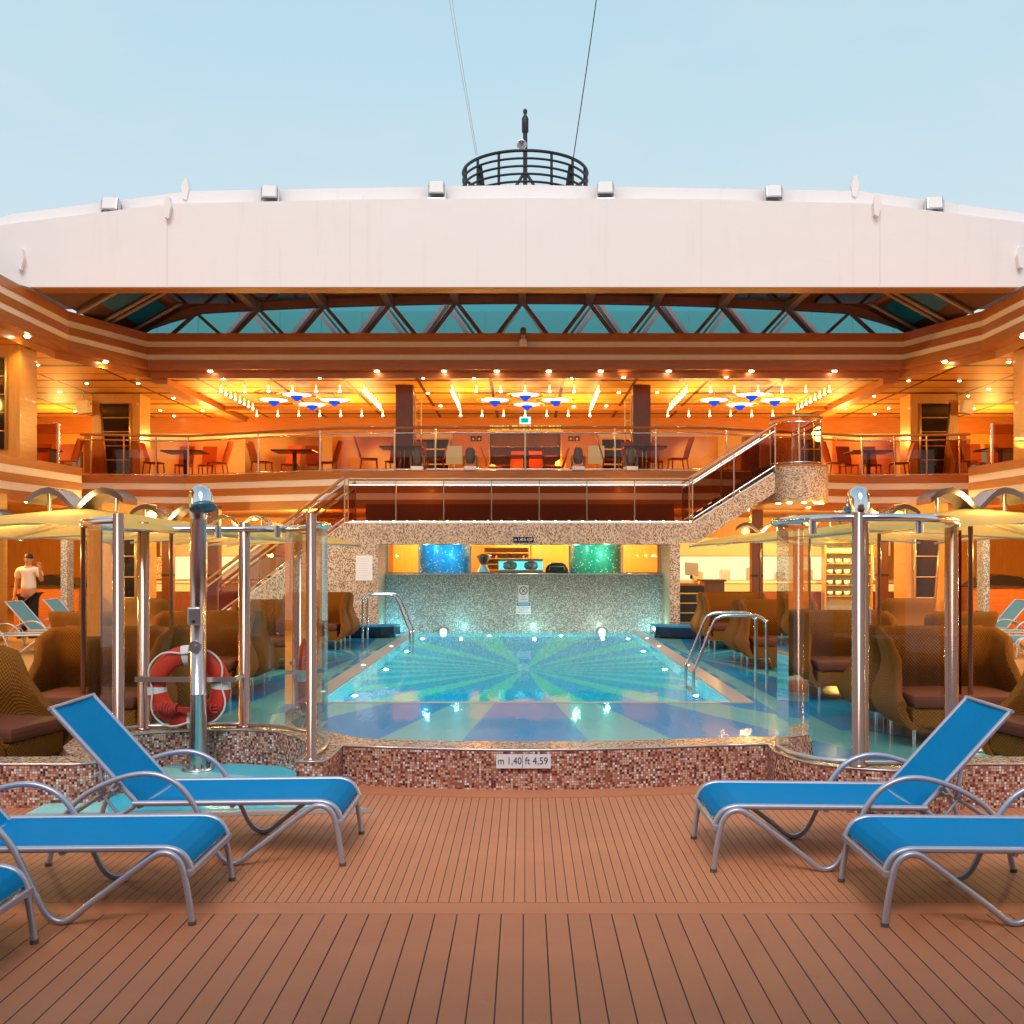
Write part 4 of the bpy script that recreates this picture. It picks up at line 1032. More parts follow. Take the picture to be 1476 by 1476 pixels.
# blurred picture panels on the cream wall
def muralmat(name, c1, c2, seed):
    m, nt, b = nodes(name)
    n = noise(nt, uvmap(nt,.55,.45), 1.0, 1.5); mp = [x for x in nt.nodes if x.bl_idname=='ShaderNodeMapping'][0]; mp.inputs['Location'].default_value = (seed*3.1,seed*1.7,0)
    nt.links.new(ramp(nt, n, [(.42,S(236,214,190)),(.52,c1),(.62,c2)]), b.inputs['Base Color']); b.inputs['Roughness'].default_value = .35; return m
for i, (x0,x1,c1,c2) in enumerate([(-12.3,-9.9,S(210,120,70),S(150,70,40)),(-9.3,-6.8,S(170,120,90),S(110,70,50)),(-6.4,-4.2,S(190,110,60),S(120,66,40)),(4.2,6.4,S(170,110,80),S(120,80,60)),(7.2,9.9,S(140,80,60),S(80,50,50)),(10.2,12.3,S(214,130,90),S(160,80,60))]):
    mb = MB(); mb.box(x0,x1,34.55,34.597,4.0,5.7)
    single('wall_picture', mb, muralmat('mural%d'%i,c1,c2,i+1), 'blurred orange brown picture panel, %s on the upper deck back wall' % ['leftmost','second from left','left of the dark window','right of the dark window','second from right','rightmost'][i], 'picture', 'wall pictures')
# door bay in the middle with shelves, lettering, exit signs
db = thing('shop_bay', 'shelved doorway bay under the lettering in the middle of the upper deck', 'doorway', (0,35.5,ZF))
mb = MB(); mb.box(-1.25,1.25,36.2,36.3,ZF,ZC-.01); part('bay_back', mb, A['wood_v'], db)
for k in range(5):
    mb = MB(); mb.box(-1.1,1.1,35.8,36.19,4.2+.32*k,4.235+.32*k); part('shelf', mb, A['gold'], db)
for x in (-1.22,-.02,1.18):
    mb = MB(); mb.box(x,x+.04,34.5,34.56,ZF,5.78); part('door_frame', mb, A['gold'], db)
for x0,x1 in ((-1.16,-.03),(.03,1.16)):
    mb = MB(); mb.face([(x0,34.53,ZF+.03),(x1,34.53,ZF+.03),(x1,34.53,5.4),(x0,34.53,5.4)]); part('door_glass', mb, A['glass_rail'], db)
lt = thing('lettering_sign', 'glowing yellow line of letters over the doorway on the upper deck', 'sign', (0,34.45,5.98))
A['lettr'] = lamp_mat('glowing_letters', (1,.72,.12,1), 3)
mb = MB(); mb.box(-1.25,1.25,34.44,34.49,5.86,5.90); part('mounting_bar', mb, A['gold'], lt)
textmesh('SQUOK CLUB • TEEN\'S ZONE • SQUOK & FRIENDS', .17, A['lettr'], 'letters', lt, (0,34.43,5.98), width=2.35)
ex = thing('exit_sign', 'small green and white emergency exit sign hanging over the doorway', 'sign', (0,33.5,6.1))
mb = MB(); mb.box(-.18,.18,33.5,33.53,5.98,6.22); part('panel', mb, lamp_mat('exit_white',(.75,1,.9,1),1.2), ex)
mb = MB(); mb.box(-.13,.10,33.49,33.499,6.03,6.17); part('pictogram', mb, lamp_mat('exit_green',(.0,.55,.33,1),1.0), ex)
for x, w in ((-1.62,'left'),(1.62,'right')):
    for k in (0,1):
        t = thing('direction_sign', 'square dark arrow sign %s of the doorway, %s one' % (w, ('first','second')[k]), 'sign', (x+.2*k-.1,34.45,5.62))
        mb = MB(); mb.box(x-.19+.2*k,x-.02+.2*k,34.46,34.49,5.54,5.71); part('plate', mb, A['black'], t)
        cx_ = x-.105+.2*k
        mb = MB(); mb.xz([(cx_-.05,5.60),(cx_,5.66),(cx_+.05,5.60)],34.45,34.459); mb.box(cx_-.015,cx_+.015,34.45,34.459,5.57,5.61); part('arrow', mb, A['gold'], t)
# square dark wood columns
for x, w in ((-3.25,'left'),(3.14,'right')):
    t = thing('column', 'square dark wood column %s of the central chandelier' % w, 'column', (x,28.1,ZF))
    mb = MB(); mb.box(x-.235,x+.235,28.0,28.4,ZF,ZC-.004); part('shaft', mb, A['wood_dark'], t)
    mb = MB(); s_ = 1 if x < 0 else -1
    for z in (4.2,4.8,5.4,5.95): mb.box(min(x+s_*.25,x+s_*.42),max(x+s_*.25,x+s_*.42),28.35,28.4,z,z+.04)
    mb.box(min(x+s_*.25,x+s_*.28),max(x+s_*.25,x+s_*.28),28.34,28.41,ZF,6.1); mb.box(min(x+s_*.40,x+s_*.43),max(x+s_*.40,x+s_*.43),28.34,28.41,ZF,6.0); part('ladder_trim', mb, A['gold'], t)
# broad tapered columns with dark glazed panels
def panel_column(label, cx, y, ztop, zbot, w, sx, panel=True):
    t = thing('panelled_column', label, 'column', (cx,y,zbot))
    taper = .30*sx
    mb = MB(); mb.xz([(cx-w/2-min(taper,0)*1.0*0, zbot),(cx+w/2, zbot),(cx+w/2,ztop),(cx-w/2,ztop)], y, y+.8); part('shaft', mb, A['wood_v'], t)
    a, b_ = cx-w*.30, cx+w*.30
    if sx < 0: pol = [(a+.16,zbot+.25),(b_,zbot+.25),(b_,ztop-.28),(a-.02,ztop-.28)]
    else: pol = [(a,zbot+.25),(b_-.16,zbot+.25),(b_+.02,ztop-.28),(a,ztop-.28)]
    mb = MB(); mb.xz(pol, y-.03, y-.001); pn = part('glazed_panel', mb, A['darkglass'], t)
    mb = MB(); q = [(x,y-.035,z) for x,z in pol]; mb.tube(q, .028, 6, True)
    for f_ in (.2,.4,.6,.8):
        l = Vector(q[0]).lerp(Vector(q[3]),f_); r_ = Vector(q[1]).lerp(Vector(q[2]),f_); mb.tube([l,r_],.016,6)
    part('panel_frame', mb, A['gold'], pn)
panel_column('broad wood column with a leaning dark panel, left of the chandeliers', -11.6, 29.5, ZC-.004, ZF, 1.36, -1)
panel_column('broad wood column with a leaning dark panel, right of the chandeliers', 11.6, 29.5, ZC-.004, ZF, 1.36, 1)
panel_column('broad wood column with dark panes at the left edge above the side deck', -11.75, 22.7, ZC-.004, ZF, 1.45, -1)
panel_column('broad wood column at the right edge above the side deck', 11.75, 22.7, ZC-.004, ZF, 1.45, 1)
for sx, w in ((-1,'left'),(1,'right')):
    x = sx*12.4
    t = thing('loudspeaker', 'white box loudspeaker hanging beside the %s broad column' % w, 'speaker', (x,29.2,5.9))
    mb = MB(); mb.box(-.16,.16,-.12,.12,-.24,.14,M=Matrix.Translation((x,29.2,5.95)) @ Matrix.Rotation(R(12*sx),4,'Y'),bev=.04); part('cabinet', mb, A['cream'], t)
    mb = MB(); mb.cyl((x,29.2,6.09),(x,29.2,ZC),.015,8); part('bracket', mb, A['steel'], t)
# side rooms behind (dark door, blue lit opening)
for sx, w in ((-1,'left'),(1,'right')):
    t = thing('side_door', 'dark wooden door at the %s end of the upper deck back wall' % w, 'door', (sx*14.0,34.5,ZF))
    mb = MB(); mb.box(min(sx*13.0,sx*14.6),max(sx*13.0,sx*14.6),34.45,34.59,ZF,5.75); part('leaf', mb, A['wood_dark'], t)
    mb = MB(); mb.box(min(sx*14.7,sx*16.4),max(sx*14.7,sx*16.4),34.45,34.59,ZF,5.2); part('side_pane', mb, plain('dusk_pane'+w, S(90,104,150), .2, 0, .1), t)
    mb = MB(); mb.box(min(sx*18,sx*18.2),max(sx*18,sx*18.2),9,38,ZF,ZC-.01); single('side_wall', mb, A['wood_v'], 'wooden %s side wall of the upper deck' % w, 'wall')
    mb = MB(); mb.box(min(sx*18,sx*18.2),max(sx*18,sx*18.2),7,40,0.0,2.9); single('side_wall', mb, A['wood_v'], 'wooden %s side wall of the pool deck' % w, 'wall')

# ================================================================== lamps of the upper deck
def light(name, loc, power, color, rad=.12, kind='POINT', size=None, rot=None, spread=None, spot=None, blend=.5):
    l = bpy.data.lights.new(name, kind); l.energy = power; l.color = color
    if kind == 'AREA':
        l.shape = 'RECTANGLE'; l.size, l.size_y = size
        if spread: l.spread = spread
    else: l.shadow_soft_size = rad
    if kind == 'SPOT': l.spot_size = spot; l.spot_blend = blend
    o = bpy.data.objects.new(name, l); col.objects.link(o); o.location = loc
    if rot: o.rotation_euler = rot
    return o
WARM = (1,.56,.125); GOLDN = (1,.63,.20)
def pendant(lab, grp):
    t = thing('pendant_lamp', lab, 'lamp', (0,0,0), 0, grp)
    mb = MB(); mb.lathe([(.018,-.20),(.021,-.18),(.021,-.07),(.018,-.05)],10); part('tube', mb, A['lampt'], t, local=True)
    mb = MB(); mb.lathe([(.0,-.25),(.024,-.243),(.036,-.222),(.02,-.201)],10); part('bulb', mb, A['lampw'], t, local=True)
    mb = MB(); mb.lathe([(.012,-.049),(.012,0)],8); part('stem', mb, A['gold'], t, local=True)
    return t
rows = [('left',-8.1,-4.3),('middle',-1.95,1.95),('right',4.3,8.1)]
first = None
for w, xa, xb in rows:
    pts = [(xa+(xb-xa)*k/6, y) for y in (27.7,31.4) for k in range(7)]+[(x, 27.7+3.7*k/8) for x in (xa,xb) for k in range(1,8)]
    lab = 'small glowing tube pendant in the rectangle round the %s chandelier' % w; grp = 'tube pendants round the %s chandelier' % w
    for (x, y) in pts:
        z = ZC-.14 if y > 31.39 else ZC
        if first is None: first = pendant(lab, grp); first.location = (x,y,z)
        else: dup(first, (x,y,z), 0, lab, grp)
def disc(lab, grp):
    t = thing('disc_lamp', lab, 'lamp', (0,0,0), 0, grp)
    mb = MB(); mb.lathe([(.0,-.235),(.36,-.235),(.385,-.225),(.36,-.215),(0,-.215)],32); part('glow_disc', mb, A['lampd'], t, local=True)
    mb = MB(); mb.lathe([(.44,-.235),(.53,-.24),(.54,-.228),(.44,-.222),(.44,-.235)],32,caps=False); part('outer_ring', mb, A['gold'], t, local=True)
    mb = MB(); mb.lathe([(.012,-.40),(.05,-.385),(.10,-.335),(.165,-.275),(.17,-.262),(.0,-.25)],20); part('blue_cone', mb, A['lampb'], t, local=True)
    mb = MB(); mb.cyl((0,0,-.215),(0,0,0),.014,8); part('stem', mb, A['gold'], t, local=True)
    return t
fd = None
for w, cx in (('left',-6.2),('middle',0),('right',6.15)):
    for k, (dx, dy) in enumerate([(-.85,0),(0,-.95),(.05,.85),(.85,0)]):
        lab = 'white disc lamp with a blue cone, %s of the four in the %s chandelier' % (('left one','nearest','farthest','right one')[k], w)
        if fd is None: fd = disc(lab, 'disc lamps of the chandeliers'); fd.location = (cx+dx,29.2+dy,ZC)
        else: dup(fd, (cx+dx,29.2+dy,ZC), 0, lab)
    light('chandelier_light', (cx-1.3,28.8,5.1), PW_U, WARM, .2)
    light('chandelier_light', (cx+1.3,30.6,5.1), PW_U, WARM, .2)
for x in (-9.8,9.8,-14.5,14.5):
    light('ceiling_light', (x,32.4,5.3), PW_U*.8, WARM, .2)
for x in (-14,14):
    light('ceiling_light', (x,26.2,5.7), PW_U*.7, WARM, .2); light('ceiling_light', (x,18,5.7), PW_U*.7, WARM, .2)
def down(lab, grp):
    t = thing('downlight', lab, 'light', (0,0,0), 0, grp)
    mb = MB(); mb.lathe([(.045,-.012),(.062,-.016),(.07,-.004),(.062,0)],14,caps=False); part('trim_ring', mb, A['gold'], t, local=True)
    mb = MB(); mb.lathe([(0,-.035),(.03,-.03),(.044,-.012),(.0,-.006)],12); part('lens', mb, A['lampw'], t, local=True)
    return t
dl = None
cpix = [(54,525),(125,552),(199,552),(86,564),(108,592),(250,573),(231,591),(292,591),(251,599),(322,545),(461,544),(683,544),(824,544),(899,543),(610,544),(617,566),(635,584),(947,565),(892,565),(874,584),(827,585),(1047,543),(1310,548),(1383,548),(1454,521),(1260,570),(1395,570),(1281,588),(1261,596),(1218,588),(1404,588),(1425,560)]
for x, y in cpix:
    d = (ZC-1.7)*1500/(803-y); p = P(x,y,d)
    lab = 'small round downlight in the amber ceiling panels'
    if dl is None: dl = down(lab, 'ceiling downlights'); dl.location = (p[0],p[1],ZC-.002)
    else: dup(dl, (p[0],p[1],ZC-.002), 0, lab, 'ceiling downlights')
fpts = [(303,536),(543,534),(640,534),(716,535),(791,534),(866,534),(964,535),(1083,536),(1203,534)]
floc = [((x-757)*26.58/1500, 26.58) for x, y in fpts]+[(-10.72,22.4),(-10.72,20.2),(10.72,22.4),(10.72,20.2),(-10.2,25.3),(10.2,25.3),(-10.72,17.5),(10.72,17.5),(-10.72,14.0),(10.72,14.0)]
for i, (x, y) in enumerate(floc):
    dup(dl, (x,y,6.470), None, 'small spotlight tucked under the striped fascia', 'fascia spotlights', 1.5)
    light('fascia_spot', (x,y,6.42), PW_F*(6 if abs(x) > 10 else 1), GOLDN, .03, 'SPOT', rot=(0,0,0), spot=R(140), blend=.8)

# ================================================================== upper deck furniture
def dchair(lab):
    t = thing('dining_chair', lab, 'chair', (0,0,0), 0, 'orange chairs on the upper deck')
    mb = MB(); mb.box(-.21,.21,-.2,.22,.43,.465,bev=.012); part('seat', mb, A['orange'], t, local=True)
    mb = MB(); mb.grid(lambda u,v: (-.20+.40*u, .21+.05*math.sin(v*2.2)+.13*v*v+.02*math.cos((u-.5)*math.pi), .47+.55*v), 6, 8); mb.grid(lambda u,v: (-.20+.40*u, .235+.05*math.sin(v*2.2)+.13*v*v+.02*math.cos((u-.5)*math.pi), .47+.55*v), 6, 8); part('backrest', mb, A['orange'], t, local=True)
    for x in (-.18,.18):
        for y0, y1 in ((-.18,-.21),(.2,.27)):
            mb = MB(); mb.tube([(x,y0,.43),(x,y1,0)],.018,6); part('leg', mb, A['orange'], t, local=True)
    return t
def dtable(lab):
    t = thing('dining_table', lab, 'table', (0,0,0), 0, 'dark tables on the upper deck')
    mb = MB(); mb.box(-.55,.55,-.42,.42,.72,.76,bev=.01); part('tabletop', mb, A['table'], t, local=True)
    mb = MB(); mb.cyl((0,0,.03),(0,0,.72),.06,12); part('pedestal', mb, A['table'], t, local=True)
    mb = MB(); mb.lathe([(.28,0),(.28,.02),(.06,.05)],16); part('foot', mb, A['table'], t, local=True)
    return t
DC = DT = None
spots = [(-9.2,28.2,'right of the left broad column',0),(-6.2,28.0,'under the left chandelier',0),(-3.2,27.1,'by the left dark column',0),(0.0,29.5,'before the middle doorway',0),(3.1,27.1,'by the right dark column',0),(9.3,28.2,'left of the right broad column',0),(12.6,27.6,'right of the right broad column',0),(-13.0,27.6,'left of the left broad column',0)]
for x, y, w, angs in spots:
    if DT is None: DT = dtable('dark dining table '+w); DT.location = (x,y,ZF)
    else: dup(DT, (x,y,ZF), 0, 'dark dining table '+w)
    for k, a in enumerate((90,-90)):
        lab = 'orange bent back chair on the %s of the table %s' % (('left','right')[k], w)
        cxx = x+(-.85 if k == 0 else .85)
        if DC is None: DC = dchair(lab); DC.location = (cxx,y,ZF); DC.rotation_euler = (0,0,R(a+random.uniform(-14,14)))
        else: dup(DC, (cxx,y+random.uniform(-.1,.1),ZF), R(a+random.uniform(-14,14)), lab)
    for k in (0,1):
        dup(DC, (x+(-.3 if k == 0 else .35),y+.75,ZF), R(random.uniform(-15,15)), 'orange chair behind the %s half of the table %s' % (('left','right')[k], w))
# moving head stage lights on the deck edge
def mhead(lab):
    t = thing('stage_light', lab, 'stage light', (0,0,0), 0, 'moving head stage lights')
    mb = MB(); mb.box(-.15,.15,-.13,.13,0,.10,bev=.02); part('base', mb, A['plate'], t, local=True)
    for sx in (-1,1):
        mb = MB(); mb.box(min(sx*.13,sx*.18),max(sx*.13,sx*.18),-.07,.07,.10,.36,bev=.02); part('yoke', mb, A['grey'], t, local=True)
    mb = MB(); mb.lathe([(.06,-.2),(.10,-.16),(.125,-.02),(.115,.12),(.07,.2),(.0,.21)],20,Matrix.Translation((0,0,.36))@Matrix.Rotation(R(8),4,'X')); hd = part('head', mb, A['grey'], t, local=True)
    return t
mh = None
for x, w in ((-2.63,'leftmost'),(-1.34,'second from left'),(1.29,'third from left'),(2.57,'rightmost')):
    lab = '%s of the four grey moving head lights on the upper deck edge' % w
    if mh is None: mh = mhead(lab); mh.location = (x,25.38,ZF+.01)
    else: dup(mh, (x,25.38,ZF+.01), R(random.uniform(-20,20)), lab)
# small lit signs by the windows
for sx, w in ((-1,'left'),(1,'right')):
    t = thing('menu_stand', 'glowing cream menu board by the %s dark window of the upper deck' % w, 'menu board', (sx*1.95,28.5,ZF))
    mb = MB(); mb.box(sx*1.95-.22,sx*1.95+.22,28.5,28.53,4.25,4.75); part('lit_board', mb, lamp_mat('menu_glow'+w,(1,.85,.5,1),.9), t)
    mb = MB(); mb.cyl((sx*1.95,28.54,ZF),(sx*1.95,28.54,4.6),.02,8); part('stand', mb, A['steel'], t)

# ================================================================== sliding roof
ZB = 7.41
rb = thing('sliding_roof', 'huge white retracted sliding roof spanning the pool deck', 'roof', (0,22.0,ZB))
top = [(12.6,8.3),(11.0,8.72),(7.45,9.17),(3.7,9.27),(0,9.29),(-3.7,9.26),(-7.55,9.17),(-10.96,8.74),(-12.6,8.35)]
mb = MB(); mb.xz([(-12.6,7.95),(-11.3,7.62),(-10.5,ZB),(10.45,ZB),(11.3,7.62),(12.6,7.95)]+top, 22.0, 22.4); part('front_beam', mb, A['roofsteel'], rb)
top2 = [(12.4,8.6),(11.1,9.08),(7.2,9.60),(0,9.73),(-7.2,9.60),(-11.1,9.10),(-12.4,8.6)]
bot = [(-10.9,8.45),(-9.6,8.62),(-7.3,8.80),(-3.6,8.87),(0,8.89),(3.6,8.87),(7.3,8.80),(9.6,8.62),(10.9,8.45)]
mb = MB(); mb.xz([(-12.4,8.2),(-10.9,8.2)]+bot+[(10.9,8.2),(12.4,8.2)]+top2, 22.45, 27.3); part('roof_shell', mb, A['roofsteel'], rb)
mb = MB()
for x in (-7.57,7.5): mb.box(x-.012,x+.012,21.994,22.0,ZB+.02,9.13)
for x in (-3.7,0.02,3.72): mb.box(x-.005,x+.005,21.997,22.0,ZB+.02,9.22)
part('plate_seam', mb, plain('seam_grey', S(228,220,222), .5, 0, .02), rb)
mb = MB(); mb.box(-10.45,10.4,21.99,22.4,ZB-.03,ZB-.003); part('lower_lip', mb, A['lip'], rb)
# underside with arched ribs
def arch(x):
    x = abs(x); return 8.42-.0036*min(x,8.7)**2-max(0,x-8.7)*.34
mb = MB(); n = 24
mb.grid(lambda u,v: (-10.2+20.4*u, 22.46+5.0*v, arch(-10.2+20.4*u)+.16), 24, 1, False)
part('ceiling_liner', mb, A['roof_under'], rb)
mb = MB(); ap = [(-10.2+20.4*i/24) for i in range(25)]
mb.xz([(x,arch(x)+.158) for x in ap]+[(x,arch(x)-.04) for x in ap[::-1]], 27.3, 27.5); part('arch_beam', mb, A['truss'], rb)
for x in [(xx-757)*27.5/1500 for xx in (373,468,563,658,753,848,943,1038,1133)]:
    mb = MB(); mb.box(x-.09,x+.09,22.5,27.29,arch(x)-.10,arch(x)+.15); part('rib', mb, A['truss_grey'], rb)
for k, (x0,x1) in enumerate([(-8.9,-7.4),(-6.9,-5.3),(5.3,6.9),(7.4,8.9)]):
    mb = MB(); mb.box(x0,x1,24.9,26.6,arch((x0+x1)/2)+.0,arch((x0+x1)/2)+.10); part('dark_skylight', mb, A['darkglass'], rb)
# glazed truss at the back of the opening
tr_ = thing('glazed_truss', 'row of V shaped steel braces before the teal clerestory glass under the roof', 'truss', (0,27.6,7.4))
def zt(x): return arch(x)-.06
def brace(y, mat, xs, w, zb=7.55, up=0):
    for xt in xs:
        for s in (-1,1):
            xb = xt+s*.70
            if abs(xb) > 9.9: continue
            mb = MB(); mb.xz([(xb-w/2,zb),(xb+w/2,zb),(xt+w/2+s*.06,zt(xt)+.04+up),(xt-w/2+s*.06,zt(xt)+.04+up)], y, y+.1); part('brace', mb, mat, tr_)
xs1 = [(xx-757)*27.6/1500 for xx in (283,373,468,563,658,753,848,943,1038,1133,1225)]
brace(27.55, A['truss'], xs1, .12)
brace(29.0, A['truss_grey'], [x*29.0/27.6+(.30 if x > .3 else (-.30 if x < -.3 else 0)) for x in xs1[1:-1]], .13, 7.8, .34)
brace(28.3, A['truss_grey'], [x*28.3/27.6+(.16 if x > .3 else (-.16 if x < -.3 else 0)) for x in xs1[1:-1]], .07, 7.68, .18)
mb = MB(); mb.box(-10.2,10.2,27.45,29.3,7.40,7.56); part('bottom_chord', mb, A['truss'], tr_)
mb = MB(); mb.face([(-11.2,29.25,7.55),(11.2,29.25,7.55),(11.2,29.25,9.3),(-11.2,29.25,9.3)]); part('teal_pane', mb, A['glass_teal'], tr_)
mb = MB(); mb.xz([(x,arch(x)+.16) for x in ap]+[(10.2,9.0),(-10.2,9.0)], 27.52, 27.6); part('header_plate', mb, A['roof_under'], tr_)
mb = MB(); mb.box(-13,13,33.0,33.3,6.9,9.5)
for k in range(-9,10): mb.box(k*1.3-.03,k*1.3+.03,32.96,32.999,6.9,9.5)
mb.box(-13,13,32.97,32.995,8.3,8.36); single('deckhouse', mb, A['white'], 'white panelled deckhouse side seen through the teal clerestory glass', 'deckhouse')
# slanted side glazing
for sx, w in ((-1,'left'),(1,'right')):
    t = thing('side_glazing', 'slanted maroon side frame with two blue panes at the %s of the roof opening' % w, 'window', (sx*10.1,25,7.4))
    def q(y, f): return (sx*(10.45-1.55*f-.02*(y-24)), y, 7.42+.86*f)
    mb = MB(); mb.face([q(22.5,0),q(27.5,0),q(27.5,1),q(22.5,1)]); part('frame_sheet', mb, A['side_sheet'], t)
    for y0,y1 in ((24.3,25.2),(25.7,26.6)):
        mb = MB(); o_ = Vector((-sx*.02,0,-.03)); mb.face([Vector(q(y0,.30))+o_,Vector(q(y1,.30))+o_,Vector(q(y1,.8))+o_,Vector(q(y0,.8))+o_]); part('blue_pane', mb, plain('blue_pane_%s%d'%(w,int(y0)), S(10,112,190), .2, 0, .2, 3), t)
        for yy in (y0-.12,y1+.1):
            mb = MB(); mb.tube([Vector(q(yy,0))+o_*2,Vector(q(yy,1))+o_*2],.05,6); part('mullion', mb, A['truss_grey'], t)
# floodlights on the roof edge
def flood(lab):
    t = thing('floodlight', lab, 'floodlight', (0,0,0), 0, 'floodlights on the roof edge')
    mb = MB(); mb.box(-.17,.17,-.12,.10,.06,.36,bev=.03,M=Matrix.Rotation(R(-12),4,'X')); part('housing', mb, A['steel'], t, local=True)
    mb = MB(); mb.box(-.14,.14,-.135,-.121,.085,.335,M=Matrix.Rotation(R(-12),4,'X')); part('lens', mb, A['paper'], t, local=True)
    for sx in (-1,1):
        mb = MB(); mb.box(min(sx*.175,sx*.2),max(sx*.175,sx*.2),-.04,.04,-.02,.3); part('bracket', mb, A['steel'], t, local=True)
    mb = MB(); mb.box(-.2,.2,-.13,.08,-.07,-.02,bev=.01); part('base', mb, A['steel'], t, local=True)
    return t
fl_ = None
for i, (px, z) in enumerate([(158,9.02),(388,9.27),(629,9.36),(873,9.36),(1116,9.28),(1348,9.03)]):
    x = (px-757)*22.2/1500
    lab = '%s floodlight from the left on the white roof edge' % ('first','second','third','fourth','fifth','sixth')[i]
    if fl_ is None: fl_ = flood(lab); fl_.location = (x,22.25,z)
    else: dup(fl_, (x,22.25,z), R(-6*x/8), lab)
# small white lifting lugs
for i, (px, py) in enumerate([(240,298),(1262,295),(266,272),(1230,268),(28,372),(1470,370),(515,283),(990,283),(748,283)]):
    x, y, z = P(px,py,21.93 if i in (0,1,4,5) else 22.46)
    mb = MB(); mb.prism([(-.03,-.22),(.05,-.26),(.11,.0),(.07,.2),(.0,.2),(-.06,.02)] if i < 6 else [(-.12,-.1),(.12,-.1),(.10,.02),(-.06,.05)], lambda a,b_: (x+a,y-.05,z+b_), lambda a,b_: (x+a,y+.09,z+b_))
    single('roof_lug', mb, A['white'], 'small white steel lug, %s on the roof front' % ['left seam','right seam','left upper','right upper','far left','far right','left centre','right centre','centre'][i], 'lug', 'lugs on the roof')
# camera under the roof
t = thing('security_camera', 'small white dome camera on the striped fascia at the centre', 'camera', (-.05,26.4,7.2))
mb = MB(); mb.box(-.10,.0,26.36,26.44,7.10,7.34,bev=.015); part('bracket', mb, A['steel'], t)
mb = MB(); mb.lathe([(0,-.09),(.06,-.07),(.085,0),(.06,.07),(0,.09)],16,Matrix.Translation((-.05,26.28,7.42))); part('dome', mb, A['grey'], t)
mb = MB(); mb.box(-.14,.04,26.22,26.36,7.02,7.20,bev=.02); part('housing', mb, A['cream'], t)

# ================================================================== mast cage beyond the roof
t = thing('funnel_cage', 'black ring cage with mast and radar light above the roof', 'mast', (0,40,12.4))
Rr_ = 2.38
mb = MB(); mb.cyl((0,40,12.8),(0,40,18.5),.085,12); part('mast_pole', mb, A['black'], t)
for k in range(6):
    z = 16.4-.28*k
    mb = MB(); mb.tube([(Rr_*math.cos(R(a)),40+Rr_*math.sin(R(a)),z) for a in range(0,360,6)],.045 if k else .06,8,True); part('ring', mb, A['black'], t)
for a in range(0,360,24):
    mb = MB(); mb.cyl((Rr_*.99*math.cos(R(a+6)),40+Rr_*.99*math.sin(R(a+6)),12.6),(Rr_*.99*math.cos(R(a+6)),40+Rr_*.99*math.sin(R(a+6)),16.4),.05,8); part('upright', mb, A['black'], t)
for sx in (-1,1):
    mb = MB(); mb.tube([(0,39.9,16.5),(sx*1.0,39.2,14.6),(sx*1.4,39.0,12.5)],.06,8); part('diagonal', mb, A['black'], t)
    mb = MB(); mb.xz([(sx*1.62,13.0),(sx*1.15,13.0),(sx*1.60,16.2),(sx*1.72,16.2)][::sx], 38.4, 38.5); part('fin', mb, A['black'], t)
mb = MB(); mb.lathe([(.1,18.0),(.13,18.05),(.13,18.55),(.1,18.62),(.05,18.7),(.08,18.78),(.08,18.88),(.0,18.95)],14,Matrix.Translation((0,40,0))); part('mast_light', mb, A['black'], t)
M = Matrix.Translation((-.14,39.6,17.35)) @ Matrix.Rotation(R(90),4,'X')
mb = MB(); mb.lathe([(.06,-.35),(.08,-.1),(.19,.1),(.2,.12),(.17,.1),(.05,-.08),(.0,-.1)],20,M); part('horn', mb, A['steel'], t)
mb = MB(); mb.lathe([(2.2,12.4),(2.2,12.7),(1.9,13.3)],32,Matrix.Translation((0,40,0))); part('funnel', mb, A['white'], t)
for i, (a, b_) in enumerate([((648,0),(686,224)),((652,0),(688,224)),((859,0),(826,230))]):
    p0 = Vector(P(b_[0],b_[1],39.5)); p1 = Vector(P(a[0],a[1],38.0)); p1 = p1+(p1-p0)*.4
    mid = p0.lerp(p1,.5)+Vector((0,0,-.12))
    mb = MB(); mb.tube(smoothpath([p0,mid,p1],8), .012 if i < 2 else .02, 5)
    single('stay_wire', mb, A['steel'] if i < 2 else A['black'], ['pale stay wire rising left of the mast','second pale stay wire close beside the left one','dark stay wire rising right of the mast'][i], 'wire')

# ================================================================== pool deck level behind
mb = MB(); mb.box(-20,20,34.0,34.2,0,2.99); single('rear_wall', mb, A['wood_v'], 'warm wooden wall at the very back of the pool deck', 'wall')
def colm(lab, x, y, w, mat='wood_dark', z1=2.99):
    t = thing('column', lab, 'column', (x,y,0))
    mb = MB(); mb.box(x-w/2,x+w/2,y,y+w,.12,z1); part('shaft', mb, A[mat], t)
    mb = MB(); mb.box(x-w/2-.02,x+w/2+.02,y-.02,y+w+.02,0,.119); part('plinth', mb, A['table'], t)
    for z in (1.2,2.1):
        mb = MB(); mb.box(x-w/2-.004,x+w/2+.004,y-.004,y+w+.004,z,z+.06); part('metal_band', mb, A['black'], t)
colm('dark column with black bands before the lit bar on the right', 5.85, 26.2, .28)
colm('dark column with black bands left of the left staircase', -7.8, 26.0, .28)
colm('slim dark column behind the right parasols', 9.3, 27.0, .26)
colm('slim dark column behind the left parasols', -9.3, 27.0, .26)
